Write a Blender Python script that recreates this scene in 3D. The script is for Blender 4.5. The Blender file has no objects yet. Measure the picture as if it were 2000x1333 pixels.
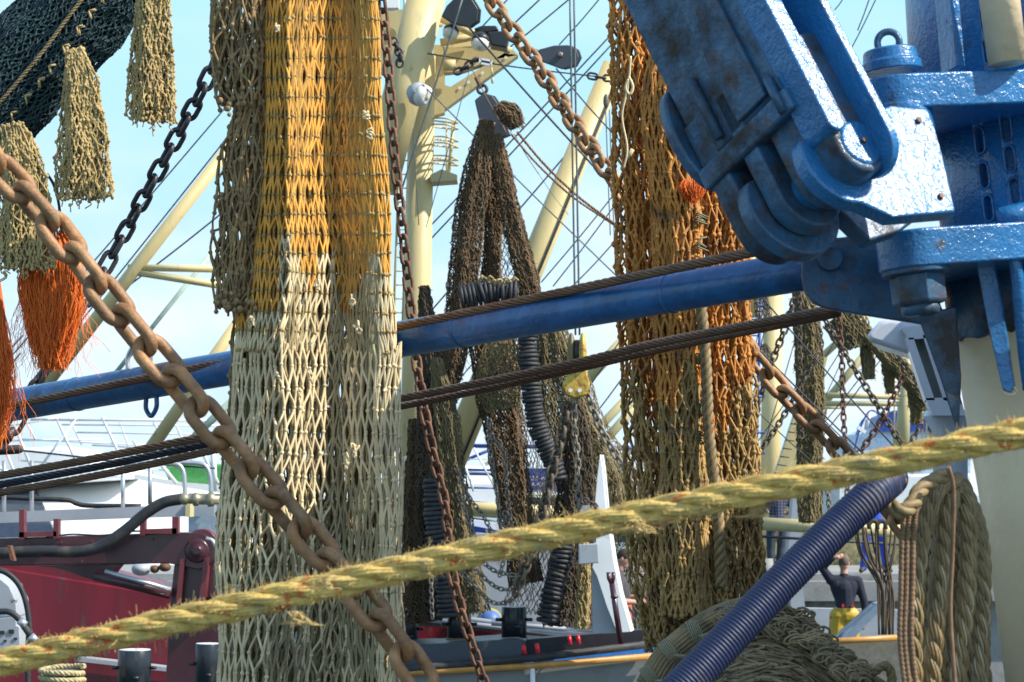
import bpy, math, random
import numpy as np
from mathutils import Vector, Matrix
random.seed(7); rng = np.random.default_rng(7)
R = math.radians
scene = bpy.context.scene
col = scene.collection

# ------------------------------------------------------------ camera, world, sun, exposure
FPX = 4500.0                                   # focal length in pixels of the 2000 px wide photograph
EYE = np.array([0.0, 0.0, 4.0])                # eye 4 m above the harbour water
PITCH = math.atan((960 - 666.5) / FPX)
cam_d = bpy.data.cameras.new('camera'); cam = bpy.data.objects.new('camera', cam_d); col.objects.link(cam)
cam.location = EYE; cam.rotation_euler = (R(90) + PITCH, 0, 0)
cam_d.sensor_width = 36; cam_d.lens = 36 * FPX / 2000; cam_d.clip_start = 0.1; cam_d.clip_end = 4000
cam_d.dof.use_dof = True; cam_d.dof.focus_distance = 8.5; cam_d.dof.aperture_fstop = 13
scene.camera = cam
SUN_EL, SUN_AZ = R(43), R(107)                 # azimuth clockwise from +Y (view direction): right and a little behind the camera
world = bpy.data.worlds.new('World'); scene.world = world; world.use_nodes = True
wt = world.node_tree; wn = wt.nodes; wl = wt.links
wbg = wn['Background']; wbg.inputs['Strength'].default_value = 0.15
sky = wn.new('ShaderNodeTexSky'); sky.sky_type = 'NISHITA'; sky.sun_disc = False
sky.sun_elevation = SUN_EL; sky.sun_rotation = SUN_AZ; sky.air_density = 1.0; sky.dust_density = 0.3; sky.ozone_density = 1.0
tc = wn.new('ShaderNodeTexCoord'); mp = wn.new('ShaderNodeMapping'); mp.inputs['Scale'].default_value = (1, 1, 2.2)
cn = wn.new('ShaderNodeTexNoise'); cn.inputs['Scale'].default_value = 9; cn.inputs['Detail'].default_value = 7; cn.inputs['Roughness'].default_value = 0.55
cr = wn.new('ShaderNodeValToRGB'); cr.color_ramp.elements[0].position = 0.40; cr.color_ramp.elements[1].position = 0.64
sp = wn.new('ShaderNodeSeparateXYZ'); hm = wn.new('ShaderNodeMapRange')     # more cloud bank low over the horizon
hm.inputs['From Min'].default_value = 0.0; hm.inputs['From Max'].default_value = 0.17; hm.inputs['To Min'].default_value = 1.0; hm.inputs['To Max'].default_value = 0.22
mm = wn.new('ShaderNodeMath'); mm.operation = 'MULTIPLY'
mx = wn.new('ShaderNodeMix'); mx.data_type = 'RGBA'; mx.inputs[7].default_value = (4.0, 4.25, 4.5, 1)
wl.new(tc.outputs['Generated'], mp.inputs['Vector']); wl.new(mp.outputs[0], cn.inputs['Vector']); wl.new(cn.outputs['Fac'], cr.inputs[0])
wl.new(tc.outputs['Generated'], sp.inputs[0]); wl.new(sp.outputs['Z'], hm.inputs['Value'])
wl.new(cr.outputs[0], mm.inputs[0]); wl.new(hm.outputs[0], mm.inputs[1]); wl.new(mm.outputs[0], mx.inputs[0])
hz_ = wn.new('ShaderNodeMapRange'); hz_.inputs['From Min'].default_value = 0.27; hz_.inputs['From Max'].default_value = 0.5; hz_.inputs['To Min'].default_value = 1.0; hz_.inputs['To Max'].default_value = 0.0
hx = wn.new('ShaderNodeMix'); hx.data_type = 'RGBA'; lo = wn.new('ShaderNodeValToRGB'); lo.color_ramp.elements[0].color = (.62, .80, .95, 1); lo.color_ramp.elements[1].color = (.34, .76, .99, 1); lo.color_ramp.elements[1].position = .27
lk = wn.new('ShaderNodeVectorMath'); lk.operation = 'SCALE'; lk.inputs['Scale'].default_value = 4.5; wl.new(sp.outputs['Z'], lo.inputs[0]); wl.new(lo.outputs[0], lk.inputs[0]); wl.new(lk.outputs[0], hx.inputs[7]); gm = wn.new('ShaderNodeMix'); gm.data_type = 'RGBA'; gm.blend_type = 'MULTIPLY'; gm.inputs[0].default_value = 1; gm.inputs[7].default_value = (.97, 1.0, 1.0, 1)
wl.new(sp.outputs['Z'], hz_.inputs['Value']); wl.new(hz_.outputs[0], hx.inputs[0]); wl.new(sky.outputs[0], gm.inputs[6]); wl.new(gm.outputs[2], hx.inputs[6]); wl.new(hx.outputs[2], mx.inputs[6]); wl.new(mx.outputs[2], wbg.inputs['Color'])
sun_d = bpy.data.lights.new('sun', 'SUN'); sun_d.energy = 3.9; sun_d.angle = R(0.5); sun_d.color = (1.0, 0.94, 0.84)
sun = bpy.data.objects.new('sun', sun_d); col.objects.link(sun)
SUNV = Vector((math.sin(SUN_AZ) * math.cos(SUN_EL), math.cos(SUN_AZ) * math.cos(SUN_EL), math.sin(SUN_EL)))
sun.rotation_euler = SUNV.to_track_quat('Z', 'Y').to_euler(); sun.location = (6, -6, 14)
scene.view_settings.view_transform = 'Standard'; scene.view_settings.look = 'None'
scene.view_settings.exposure = 0.82; scene.view_settings.gamma = 1

# ------------------------------------------------------------ pixel to place helpers
RT = np.array([1.0, 0, 0]); UP = np.array([0, -math.sin(PITCH), math.cos(PITCH)]); FW = np.array([0, math.cos(PITCH), math.sin(PITCH)])
def ray(x, y): return RT * ((x - 1000) / FPX) + UP * ((666.5 - y) / FPX) + FW
def P(x, y, d):
    v = ray(x, y); return EYE + v * (d / v[1])
def PL(pts, d=None): return np.array([P(p[0], p[1], p[2] if len(p) > 2 else d) for p in pts])
def PP(x, y, p0, n):                             # where the sight line meets the plane through p0 with normal n
    v = ray(x, y); return EYE + v * (np.dot(np.array(p0) - EYE, n) / np.dot(v, n))
def PXA(x, y, d):                                # vectorised P
    x = np.asarray(x, float); y = np.asarray(y, float); d = np.asarray(d, float)
    v = ((x - 1000) / FPX)[..., None] * RT + ((666.5 - y) / FPX)[..., None] * UP + FW
    return EYE + v * (d / v[..., 1])[..., None]
def m(n, d): return n * d / FPX                  # n photograph pixels at distance d, in metres
def unit(v): v = np.array(v, float); return v / np.linalg.norm(v)

# ------------------------------------------------------------ mesh builder
def smooth_path(pts, n):
    pts = np.array(pts, float)
    if len(pts) == 2: return pts[0] + (pts[1] - pts[0]) * np.linspace(0, 1, n)[:, None]
    q = np.vstack([2 * pts[0] - pts[1], pts, 2 * pts[-1] - pts[-2]]); out = []
    seg = len(pts) - 1
    for t in np.linspace(0, seg - 1e-6, n):
        i = int(t); u = t - i; a, b, c, d = q[i], q[i + 1], q[i + 2], q[i + 3]
        out.append(.5 * ((2 * b) + (-a + c) * u + (2 * a - 5 * b + 4 * c - d) * u * u + (-a + 3 * b - 3 * c + d) * u ** 3))
    return np.array(out)
def resample(pts, step):
    pts = np.array(pts, float); L = np.r_[0, np.cumsum(np.linalg.norm(np.diff(pts, axis=0), axis=1))]
    s = np.arange(0, L[-1], step)
    return np.stack([np.interp(s, L, pts[:, k]) for k in range(3)], 1)
def frames(pts):
    t = np.gradient(pts, axis=0); t /= np.linalg.norm(t, axis=1)[:, None] + 1e-12
    a = np.array([0, 0, 1.0]) if abs(t[0][2]) < .9 else np.array([1.0, 0, 0])
    n = np.cross(t[0], a); n /= np.linalg.norm(n); N = [n]
    for i in range(1, len(pts)):
        n = N[-1] - t[i] * np.dot(N[-1], t[i]); n /= np.linalg.norm(n) + 1e-12; N.append(n)
    N = np.array(N); return t, N, np.cross(t, N)
class MB:
    def __init__(s): s.V = []; s.Fs = []; s.n = 0; s.smooth = []
    def add(s, v, faces, smooth=True):
        v = np.asarray(v, float).reshape(-1, 3)
        if isinstance(faces, np.ndarray): s.Fs.append(('a', faces + s.n, smooth))
        else: s.Fs.append(('l', [tuple(i + s.n for i in f) for f in faces], smooth))
        s.V.append(v); s.n += len(v); return s
    def tube(s, pts, r, k=8, caps=True, smooth=True):
        pts = np.array(pts, float); n = len(pts); r = np.broadcast_to(np.array(r, float), (n,))
        t, N, B = frames(pts); a = np.arange(k) * 2 * math.pi / k
        v = pts[:, None] + r[:, None, None] * (np.cos(a)[None, :, None] * N[:, None] + np.sin(a)[None, :, None] * B[:, None])
        i = np.arange(n - 1)[:, None] * k; j = np.arange(k)[None]; j2 = (j + 1) % k
        q = np.stack([i + j, i + k + j, i + k + j2, i + j2], -1).reshape(-1, 4)
        base = s.n; s.add(v.reshape(-1, 3), q[:, ::-1].copy(), smooth)
        if caps: s.Fs.append(('l', [tuple(base + x for x in range(k))[::-1], tuple(base + (n - 1) * k + x for x in range(k))], False))
        return s
    def rod(s, a, b, r, k=10, r2=None): return s.tube([a, b], [r, r if r2 is None else r2], k)
    def ptubes(s, pts, r, k=3):                   # many short tubes at once: pts (m, n, 3)
        pts = np.asarray(pts, float)
        if len(pts) == 0: return s
        M_, n, _ = pts.shape; r = np.broadcast_to(np.asarray(r, float), (M_, n)) if np.ndim(r) != 1 else np.broadcast_to(np.asarray(r)[:, None], (M_, n))
        t = pts[:, -1] - pts[:, 0]; t /= np.linalg.norm(t, axis=1)[:, None] + 1e-12
        a0 = np.where(np.abs(t[:, 1:2]) < .9, np.array([[0, 1.0, 0]]), np.array([[1.0, 0, 0]]))
        N = np.cross(t, a0); N /= np.linalg.norm(N, axis=1)[:, None] + 1e-12; B = np.cross(t, N)
        a = np.arange(k) * 2 * math.pi / k
        ring = np.cos(a)[None, :, None] * N[:, None] + np.sin(a)[None, :, None] * B[:, None]
        v = pts[:, :, None] + r[:, :, None, None] * ring[:, None]
        m_ = np.arange(M_)[:, None, None] * n * k; i = np.arange(n - 1)[None, :, None] * k; j = np.arange(k)[None, None]; j2 = (j + 1) % k
        q = np.stack([m_ + i + j, m_ + i + j2, m_ + i + k + j2, m_ + i + k + j], -1).reshape(-1, 4)
        s.add(v.reshape(-1, 3), q); return s
    def blobs(s, c, r, stretch=1.35):            # small knots
        c = np.asarray(c, float)
        if len(c) == 0: return s
        r = np.broadcast_to(np.asarray(r, float), (len(c),))
        k = 6; rings = [(-1, .45), (-.35, 1), (.35, 1), (1, .45)]; a = np.arange(k) * 2 * math.pi / k
        tv = np.array([[rr * math.cos(x), rr * math.sin(x), h * .95 * stretch * .8] for h, rr in rings for x in a])
        v = c[:, None] + tv[None] * r[:, None, None]
        f = []
        for q in range(3):
            for x in range(k): f.append((q * k + x, q * k + (x + 1) % k, (q + 1) * k + (x + 1) % k, (q + 1) * k + x))
        f = np.array(f)[None] + (np.arange(len(c)) * len(tv))[:, None, None]
        s.add(v.reshape(-1, 3), f.reshape(-1, 4)); return s
    def box(s, c, size, rot=None, smooth=False):
        h = np.array(size, float) / 2; v = np.array([[x, y, z] for x in (-1, 1) for y in (-1, 1) for z in (-1, 1)], float) * h
        if rot is not None: v = v @ np.array(rot).T
        s.add(v + np.array(c), [(0, 1, 3, 2), (4, 6, 7, 5), (0, 4, 5, 1), (2, 3, 7, 6), (0, 2, 6, 4), (1, 5, 7, 3)], smooth); return s
    def beam(s, a, b, w, h, up=(0, 0, 1)):       # rectangular bar from a to b
        a, b = np.array(a, float), np.array(b, float); t = unit(b - a); x = np.cross(t, up)
        x = unit(x) if np.linalg.norm(x) > 1e-6 else np.array([1.0, 0, 0]); z = np.cross(x, t)
        return s.box((a + b) / 2, (w, np.linalg.norm(b - a), h), np.stack([x, t, z], 1))
    def prism(s, pts, vec, smooth=False):        # closed outline pushed along vec
        pts = np.array(pts, float); n = len(pts); vec = np.array(vec, float)
        nrm = sum(np.cross(pts[i] - pts[0], pts[(i + 1) % n] - pts[0]) for i in range(n))
        if np.dot(nrm, vec) > 0: pts = pts[::-1]
        v = np.vstack([pts, pts + vec])
        f = [tuple(range(n)), tuple(range(2 * n - 1, n - 1, -1))] + [(i, i + n, (i + 1) % n + n, (i + 1) % n) for i in range(n)]
        s.add(v, f, smooth); return s
    def lathe(s, a, axis, prof, k=32, smooth=True, phase=0.0):   # prof [(height, radius)]
        a = np.array(a, float); t = unit(axis); q = np.array([0, 1.0, 0]) if abs(t[1]) < .9 else np.array([1.0, 0, 0])
        N = unit(np.cross(t, q)); B = np.cross(t, N); an = np.arange(k) * 2 * math.pi / k + phase
        v = np.array([a + t * h + r * (math.cos(x) * N + math.sin(x) * B) for h, r in prof for x in an])
        n = len(prof); f = [(i * k + j, i * k + (j + 1) % k, (i + 1) * k + (j + 1) % k, (i + 1) * k + j) for i in range(n - 1) for j in range(k)]
        s.add(v, f, smooth); s.Fs.append(('l', [tuple(s.n - n * k + x for x in range(k))[::-1], tuple(s.n - k + x for x in range(k))], False)); return s
    def ell(s, c, rad, rot=None, n=12):
        v = []; f = []; c = np.array(c, float)
        for i in range(n + 1):
            th = math.pi * (i + .001) / (n + .002)
            for j in range(n * 2): ph = math.pi * j / n; v.append((math.sin(th) * math.cos(ph), math.sin(th) * math.sin(ph), math.cos(th)))
        v = np.array(v) * np.array(rad)
        if rot is not None: v = v @ np.array(rot).T
        K = n * 2
        for i in range(n):
            for j in range(K): f.append((i * K + j, (i + 1) * K + j, (i + 1) * K + (j + 1) % K, i * K + (j + 1) % K))
        s.add(v + c, f); return s
    def capsule(s, a, b, r1, r2, k=12):
        a, b = np.array(a, float), np.array(b, float); t = unit(b - a); pts = []; rr = []
        for q in (-1, -.85, -.5, 0): pts.append(a + t * r1 * q); rr.append(r1 * math.sqrt(max(0.0004, 1 - q * q)))
        for q in (0, .5, .85, 1): pts.append(b + t * r2 * q); rr.append(r2 * math.sqrt(max(0.0004, 1 - q * q)))
        return s.tube(np.array(pts), rr, k)
    def mesh(s, name, org, mats):
        V = np.vstack(s.V) - np.array(org); me = bpy.data.meshes.new(name)
        loops = []; starts = []; sm = []; tot = 0
        for kind, f, smo in s.Fs:
            if kind == 'a':
                k = f.shape[1]; loops.append(f.ravel()); starts.append(tot + np.arange(len(f)) * k); tot += f.size; sm.append(np.full(len(f), smo))
            else:
                if not f: continue
                ln = np.array([len(x) for x in f]); loops.append(np.array([i for x in f for i in x])); starts.append(tot + np.r_[0, np.cumsum(ln)[:-1]]); tot += ln.sum(); sm.append(np.full(len(f), smo))
        loops = np.concatenate(loops).astype(np.int32); starts = np.concatenate(starts).astype(np.int32); sm = np.concatenate(sm)
        me.vertices.add(len(V)); me.vertices.foreach_set('co', V.astype(np.float32).ravel())
        me.loops.add(len(loops)); me.loops.foreach_set('vertex_index', loops)
        me.polygons.add(len(starts)); me.polygons.foreach_set('loop_start', starts)
        me.update(calc_edges=True); me.polygons.foreach_set('use_smooth', sm.astype(bool)); me.validate()
        for x in (mats if isinstance(mats, (list, tuple)) else [mats]): me.materials.append(x)
        return me
    def build(s, name, mat, parent=None, org=None, bevel=None, seg=3):
        if parent is not None: org = WORG[parent.name]
        elif org is None:
            V = np.vstack(s.V); org = [(V[:, 0].min() + V[:, 0].max()) / 2, (V[:, 1].min() + V[:, 1].max()) / 2, V[:, 2].min()]
        me = s.mesh(name, org, mat); o = bpy.data.objects.new(name, me); col.objects.link(o)
        if parent is not None: o.parent = parent
        else: o.location = org
        WORG[o.name] = np.array(org, float)
        if bevel:
            md = o.modifiers.new('bevel', 'BEVEL'); md.width = bevel; md.segments = seg; md.limit_method = 'ANGLE'; md.angle_limit = R(35); md.harden_normals = True
            for p in me.polygons: p.use_smooth = True
        return o
WORG = {}
def thing(name, label, cat, loc, group=None):
    o = bpy.data.objects.new(name, None); col.objects.link(o); o.location = loc; o.empty_display_size = .1
    WORG[o.name] = np.array(loc, float); o['label'] = label; o['category'] = cat
    if group: o['group'] = group
    return o
def single(b, name, mat, label, cat, group=None, bevel=None):
    o = b.build(name, mat, bevel=bevel); o['label'] = label; o['category'] = cat
    if group: o['group'] = group
    return o
def struct(b, name, mat):
    o = b.build(name, mat); o['kind'] = 'structure'; return o

# ------------------------------------------------------------ materials
def M(name, base, rough=.6, metal=0.0, var=(6, .25), bump=None, dirt=None, rand=0.0, spec=.5, coat=0.0, stretch=(1, 1, 1), vari2=None, edge=None):
    mt = bpy.data.materials.new(name); mt.use_nodes = True; nt = mt.node_tree; n = nt.nodes; l = nt.links; b = n['Principled BSDF']
    b.inputs['Roughness'].default_value = rough; b.inputs['Metallic'].default_value = metal; b.inputs['Specular IOR Level'].default_value = spec
    b.inputs['Coat Weight'].default_value = coat; b.inputs['Coat Roughness'].default_value = .12
    t = n.new('ShaderNodeTexCoord'); g = n.new('ShaderNodeMapping'); g.inputs['Scale'].default_value = stretch
    oi = n.new('ShaderNodeObjectInfo'); ad = n.new('ShaderNodeVectorMath'); ad.operation = 'ADD'
    sc = n.new('ShaderNodeVectorMath'); sc.operation = 'SCALE'; sc.inputs['Scale'].default_value = 37
    cb = n.new('ShaderNodeCombineXYZ'); l.new(oi.outputs['Random'], cb.inputs[0]); l.new(oi.outputs['Random'], cb.inputs[1]); l.new(cb.outputs[0], sc.inputs[0])
    l.new(t.outputs['Object'], g.inputs['Vector']); l.new(g.outputs[0], ad.inputs[0]); l.new(sc.outputs[0], ad.inputs[1]); vec = ad.outputs[0]
    nz = n.new('ShaderNodeTexNoise'); nz.inputs['Scale'].default_value = var[0]; nz.inputs['Detail'].default_value = 6; nz.inputs['Roughness'].default_value = .62; l.new(vec, nz.inputs['Vector'])
    rp = n.new('ShaderNodeValToRGB'); e = rp.color_ramp.elements; e[0].position = .3; e[1].position = .7; k = var[1]
    e[0].color = (*[c * (1 - k) for c in base], 1); e[1].color = (*[min(1, c * (1 + k)) for c in base], 1)
    l.new(nz.outputs['Fac'], rp.inputs[0]); cur = rp.outputs[0]
    def layer(cur, scale, lo, hi, colr, detail=8):
        z = n.new('ShaderNodeTexNoise'); z.inputs['Scale'].default_value = scale; z.inputs['Detail'].default_value = detail; z.inputs['Roughness'].default_value = .7; l.new(vec, z.inputs['Vector'])
        r_ = n.new('ShaderNodeMapRange'); r_.inputs['From Min'].default_value = lo; r_.inputs['From Max'].default_value = hi; l.new(z.outputs['Fac'], r_.inputs['Value'])
        x = n.new('ShaderNodeMix'); x.data_type = 'RGBA'; l.new(r_.outputs[0], x.inputs[0]); l.new(cur, x.inputs[6]); x.inputs[7].default_value = (*colr, 1)
        return x.outputs[2], r_.outputs[0]
    if vari2: cur, _ = layer(cur, *vari2)
    if dirt:
        cur, msk = layer(cur, *dirt)
        rr = n.new('ShaderNodeMapRange'); rr.inputs['To Min'].default_value = rough; rr.inputs['To Max'].default_value = max(rough, .85); l.new(msk, rr.inputs['Value']); l.new(rr.outputs[0], b.inputs['Roughness'])
    if edge:                                     # paint worn through along sharp edges
        bv = n.new('ShaderNodeBevel'); bv.samples = 4; bv.inputs['Radius'].default_value = edge[0]; ge = n.new('ShaderNodeNewGeometry'); dt = n.new('ShaderNodeVectorMath'); dt.operation = 'DOT_PRODUCT'
        l.new(bv.outputs[0], dt.inputs[0]); l.new(ge.outputs['Normal'], dt.inputs[1]); e1_ = n.new('ShaderNodeMapRange'); e1_.inputs['From Min'].default_value = .985; e1_.inputs['From Max'].default_value = .90; l.new(dt.outputs['Value'], e1_.inputs['Value'])
        z = n.new('ShaderNodeTexNoise'); z.inputs['Scale'].default_value = 24; z.inputs['Detail'].default_value = 6; l.new(vec, z.inputs['Vector']); r2_ = n.new('ShaderNodeMapRange'); r2_.inputs['From Min'].default_value = .5 + (.5 - edge[2]) * .2; r2_.inputs['From Max'].default_value = .62; l.new(z.outputs['Fac'], r2_.inputs['Value'])
        mu = n.new('ShaderNodeMath'); mu.operation = 'MULTIPLY'; l.new(e1_.outputs[0], mu.inputs[0]); l.new(r2_.outputs[0], mu.inputs[1]); x = n.new('ShaderNodeMix'); x.data_type = 'RGBA'; l.new(mu.outputs[0], x.inputs[0]); l.new(cur, x.inputs[6]); x.inputs[7].default_value = (*edge[1], 1); cur = x.outputs[2]
    if rand:
        h = n.new('ShaderNodeHueSaturation'); q = n.new('ShaderNodeMapRange'); q.inputs['To Min'].default_value = 1 - rand; q.inputs['To Max'].default_value = 1 + rand
        l.new(oi.outputs['Random'], q.inputs['Value']); l.new(q.outputs[0], h.inputs['Value']); l.new(cur, h.inputs['Color']); cur = h.outputs[0]
    l.new(cur, b.inputs['Base Color'])
    if bump:
        last = None
        for (scale, stren, dist) in bump:
            z = n.new('ShaderNodeTexNoise'); z.inputs['Scale'].default_value = scale; z.inputs['Detail'].default_value = 4; l.new(vec, z.inputs['Vector'])
            bp = n.new('ShaderNodeBump'); bp.inputs['Strength'].default_value = stren; bp.inputs['Distance'].default_value = dist; l.new(z.outputs['Fac'], bp.inputs['Height'])
            if last: l.new(last, bp.inputs['Normal'])
            last = bp.outputs[0]
        l.new(last, b.inputs['Normal'])
        if coat: l.new(last, b.inputs['Coat Normal'])
    return mt
RUSTC = (.16, .06, .025)
BLUE = M('blue_gloss_paint', (.018, .15, .36), .26, coat=.35, var=(5, .22), bump=[(9, .25, .016), (55, .6, .005), (150, .8, .0025)], dirt=(7, .64, .72, (.05, .035, .02)), edge=(.012, (.07, .035, .02), .35), vari2=(22, .60, .70, (.05, .21, .42)))
BLUED = M('blue_shaded_grimy_paint', (.032, .115, .22), .38, coat=.15, var=(7, .45), bump=[(10, .3, .02), (60, .5, .005), (180, .5, .0015)], dirt=(5, .45, .62, (.032, .026, .022)), vari2=(14, .54, .68, (.10, .055, .03)), edge=(.014, (.09, .045, .025), .3))  # darker blue for sides turned from the sun: shade and grime in colour
BOOMB = M('blue_boom_paint', (.016, .11, .29), .32, coat=.25, var=(14, .35), bump=[(60, .5, .004), (12, .2, .01)], dirt=(3.4, .58, .68, (.07, .05, .03)), vari2=(28, .62, .70, (.10, .17, .26)))
CREAM = M('cream_post_paint', (.80, .62, .38), .42, var=(3, .06), bump=[(8, .45, .012), (40, .5, .003)], dirt=(16, .70, .76, (.30, .17, .06)))
CREAMF = M('cream_mast_paint', (.60, .48, .225), .5, var=(1.2, .14), bump=[(20, .25, .006)], dirt=(5, .62, .72, (.28, .15, .06)), stretch=(1.6, 1.6, .5), vari2=(2.4, .54, .66, (.46, .40, .22)))
CREAMG = M('cream_spar_paint', (.52, .45, .23), .55, var=(2, .12), dirt=(4, .62, .72, (.25, .2, .12)))
PALEG = M('pale_green_spar', (.42, .52, .42), .5)
CHAINT = M('tan_rusty_chain', (.33, .175, .078), .58, metal=.15, var=(26, .45), bump=[(55, .7, .004), (240, .8, .0014)], dirt=(22, .52, .66, (.36, .17, .06)), vari2=(14, .58, .68, (.36, .25, .15)), rand=.22)
CHAINR = M('dark_rusty_chain', (.17, .078, .042), .7, metal=.15, var=(60, .35), bump=[(120, .4, .001)], rand=.25)
CHAINB = M('black_chain', (.055, .045, .045), .5, metal=.3, var=(40, .3), bump=[(90, .4, .002)], rand=.2)
CHAING = M('galvanised_chain', (.22, .19, .15), .55, metal=.3, var=(20, .3), rand=.25)
CHAINX = M('brown_sea_chain', (.12, .09, .06), .75, metal=.1, var=(20, .4), rand=.3)
WIRE = M('brown_wire_rope', (.16, .09, .05), .5, metal=.35, var=(20, .3), bump=[(300, .3, .001)])
WIRED = M('dark_wire_rope', (.03, .035, .045), .6, metal=.2, var=(10, .3))
WIREG = M('grey_wire_rope', (.10, .12, .12), .6, metal=.2, var=(10, .3))
STRAW = M('straw_rope_fibre', (.66, .46, .13), .75, var=(55, .3), vari2=(38, .575, .62, (.62, .13, .02)), bump=[(250, .6, .002)], stretch=(1, 1, 1), dirt=(16, .53, .70, (.30, .27, .15)))
FUZZ = M('straw_rope_fuzz', (.68, .50, .20), .8, var=(30, .2), vari2=(20, .64, .68, (.5, .14, .04)))
HEMP = M('weathered_twisted_rope', (.25, .175, .075), .6, var=(40, .35), bump=[(200, .5, .002)], dirt=(28, .64, .70, (.05, .14, .09)))
HEMPL = M('rope_bright_yarn', (.50, .42, .26), .6, var=(30, .2))
CORD = M('brown_cord', (.22, .13, .07), .8, var=(60, .3), bump=[(250, .5, .001)])
ORNET = M('orange_netting', (.76, .365, .055), .7, var=(14, .22), dirt=(10, .57, .72, (.33, .17, .05)))
PALENET = M('pale_netting', (.72, .57, .33), .8, var=(12, .22), dirt=(8, .57, .72, (.22, .19, .11)))
BRNET = M('brown_worn_netting', (.30, .20, .09), .85, var=(14, .35), dirt=(16, .55, .7, (.12, .085, .05)))
RUNET = M('rust_orange_netting', (.54, .23, .045), .8, var=(12, .4), dirt=(9, .5, .68, (.17, .085, .035)))
RUNETB = M('ochre_netting', (.42, .27, .095), .85, var=(10, .35), dirt=(9, .52, .68, (.15, .11, .055)))
GRNET = M('dark_green_netting', (.012, .038, .043), .7, var=(10, .4))
STNET = M('straw_netting', (.44, .32, .13), .8, var=(16, .28), dirt=(12, .58, .72, (.22, .15, .08)))
FARNET = M('sea_brown_netting', (.14, .088, .045), .95, var=(3, .4))
FARNETG = M('olive_netting', (.18, .14, .065), .95, var=(3, .4))
FARNETK = M('dark_rope_netting', (.085, .062, .038), .95, var=(3, .4))
DUMPNET = M('grey_brown_heaped_netting', (.31, .23, .125), .9, var=(9, .4), dirt=(6, .55, .7, (.08, .08, .05)))
ORHAIR = M('orange_fringe', (1.0, .19, .022), .6, var=(8, .25))
BLACKR = M('black_rubber', (.02, .021, .024), .6, var=(6, .3), bump=[(40, .3, .003)], dirt=(5, .5, .68, (.07, .062, .05)))
HOSEB = M('blue_ribbed_hose', (.014, .024, .075), .5, var=(5, .2), bump=[(60, .3, .002)], dirt=(7, .54, .68, (.09, .075, .08)), vari2=(3, .5, .7, (.03, .045, .12)))
STEELB = M('black_painted_steel', (.018, .022, .028), .3, var=(4, .3), stretch=(1, 1, .3), bump=[(40, .15, .002)], dirt=(5, .62, .74, (.09, .08, .07)))
WHITE = M('white_paint', (.78, .79, .78), .4, var=(2, .04), dirt=(3, .68, .78, (.5, .44, .36)))
WHITEG = M('white_gelcoat', (.62, .66, .72), .25, coat=.3, var=(2, .03))
LGREY = M('light_grey_paint', (.35, .37, .40), .5, var=(3, .1), dirt=(6, .62, .74, (.25, .2, .16)))
ALU = M('aluminium', (.55, .56, .57), .35, metal=.7, var=(5, .1))
DGREY = M('dark_grey_paint', (.045, .055, .07), .42, var=(3, .2), dirt=(5, .6, .74, (.09, .08, .075)))
MAROON = M('maroon_paint', (.16, .008, .018), .32, var=(2, .3), bump=[(6, .15, .01)], dirt=(5, .56, .72, (.10, .05, .05)), stretch=(1.5, 1, .35))
MAROOND = M('dark_maroon_paint', (.055, .012, .018), .32, coat=.2, var=(3, .3), bump=[(30, .2, .003)])
GREENP = M('green_panel', (.06, .26, .07), .5)
BLUERAIL = M('deep_blue_paint', (.02, .06, .28), .4)
SKYBLUE = M('bright_blue_paint', (.05, .25, .75), .4)
OCHRE = M('ochre_rail_paint', (.50, .24, .05), .45, var=(8, .2), dirt=(9, .6, .7, (.2, .1, .04)))
BRONZE = M('yellow_worn_paint', (.55, .36, .05), .45, var=(20, .25), dirt=(14, .5, .6, (.24, .09, .03)))
CONC = M('concrete', (.27, .27, .26), .9, var=(3, .15), bump=[(30, .4, .01)], dirt=(2, .55, .7, (.15, .16, .12)))
GLASSD = M('dark_glass', (.02, .03, .045), .08, spec=.8)
BLACKP = M('black_paint', (.02, .022, .026), .4)
RED = M('red_paint', (.65, .012, .02), .3)
SKIN = M('skin', (.50, .27, .19), .6); HAIR = M('dark_hair', (.03, .02, .015), .7); HAIRG = M('grey_brown_hair', (.13, .09, .07), .8)

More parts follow.
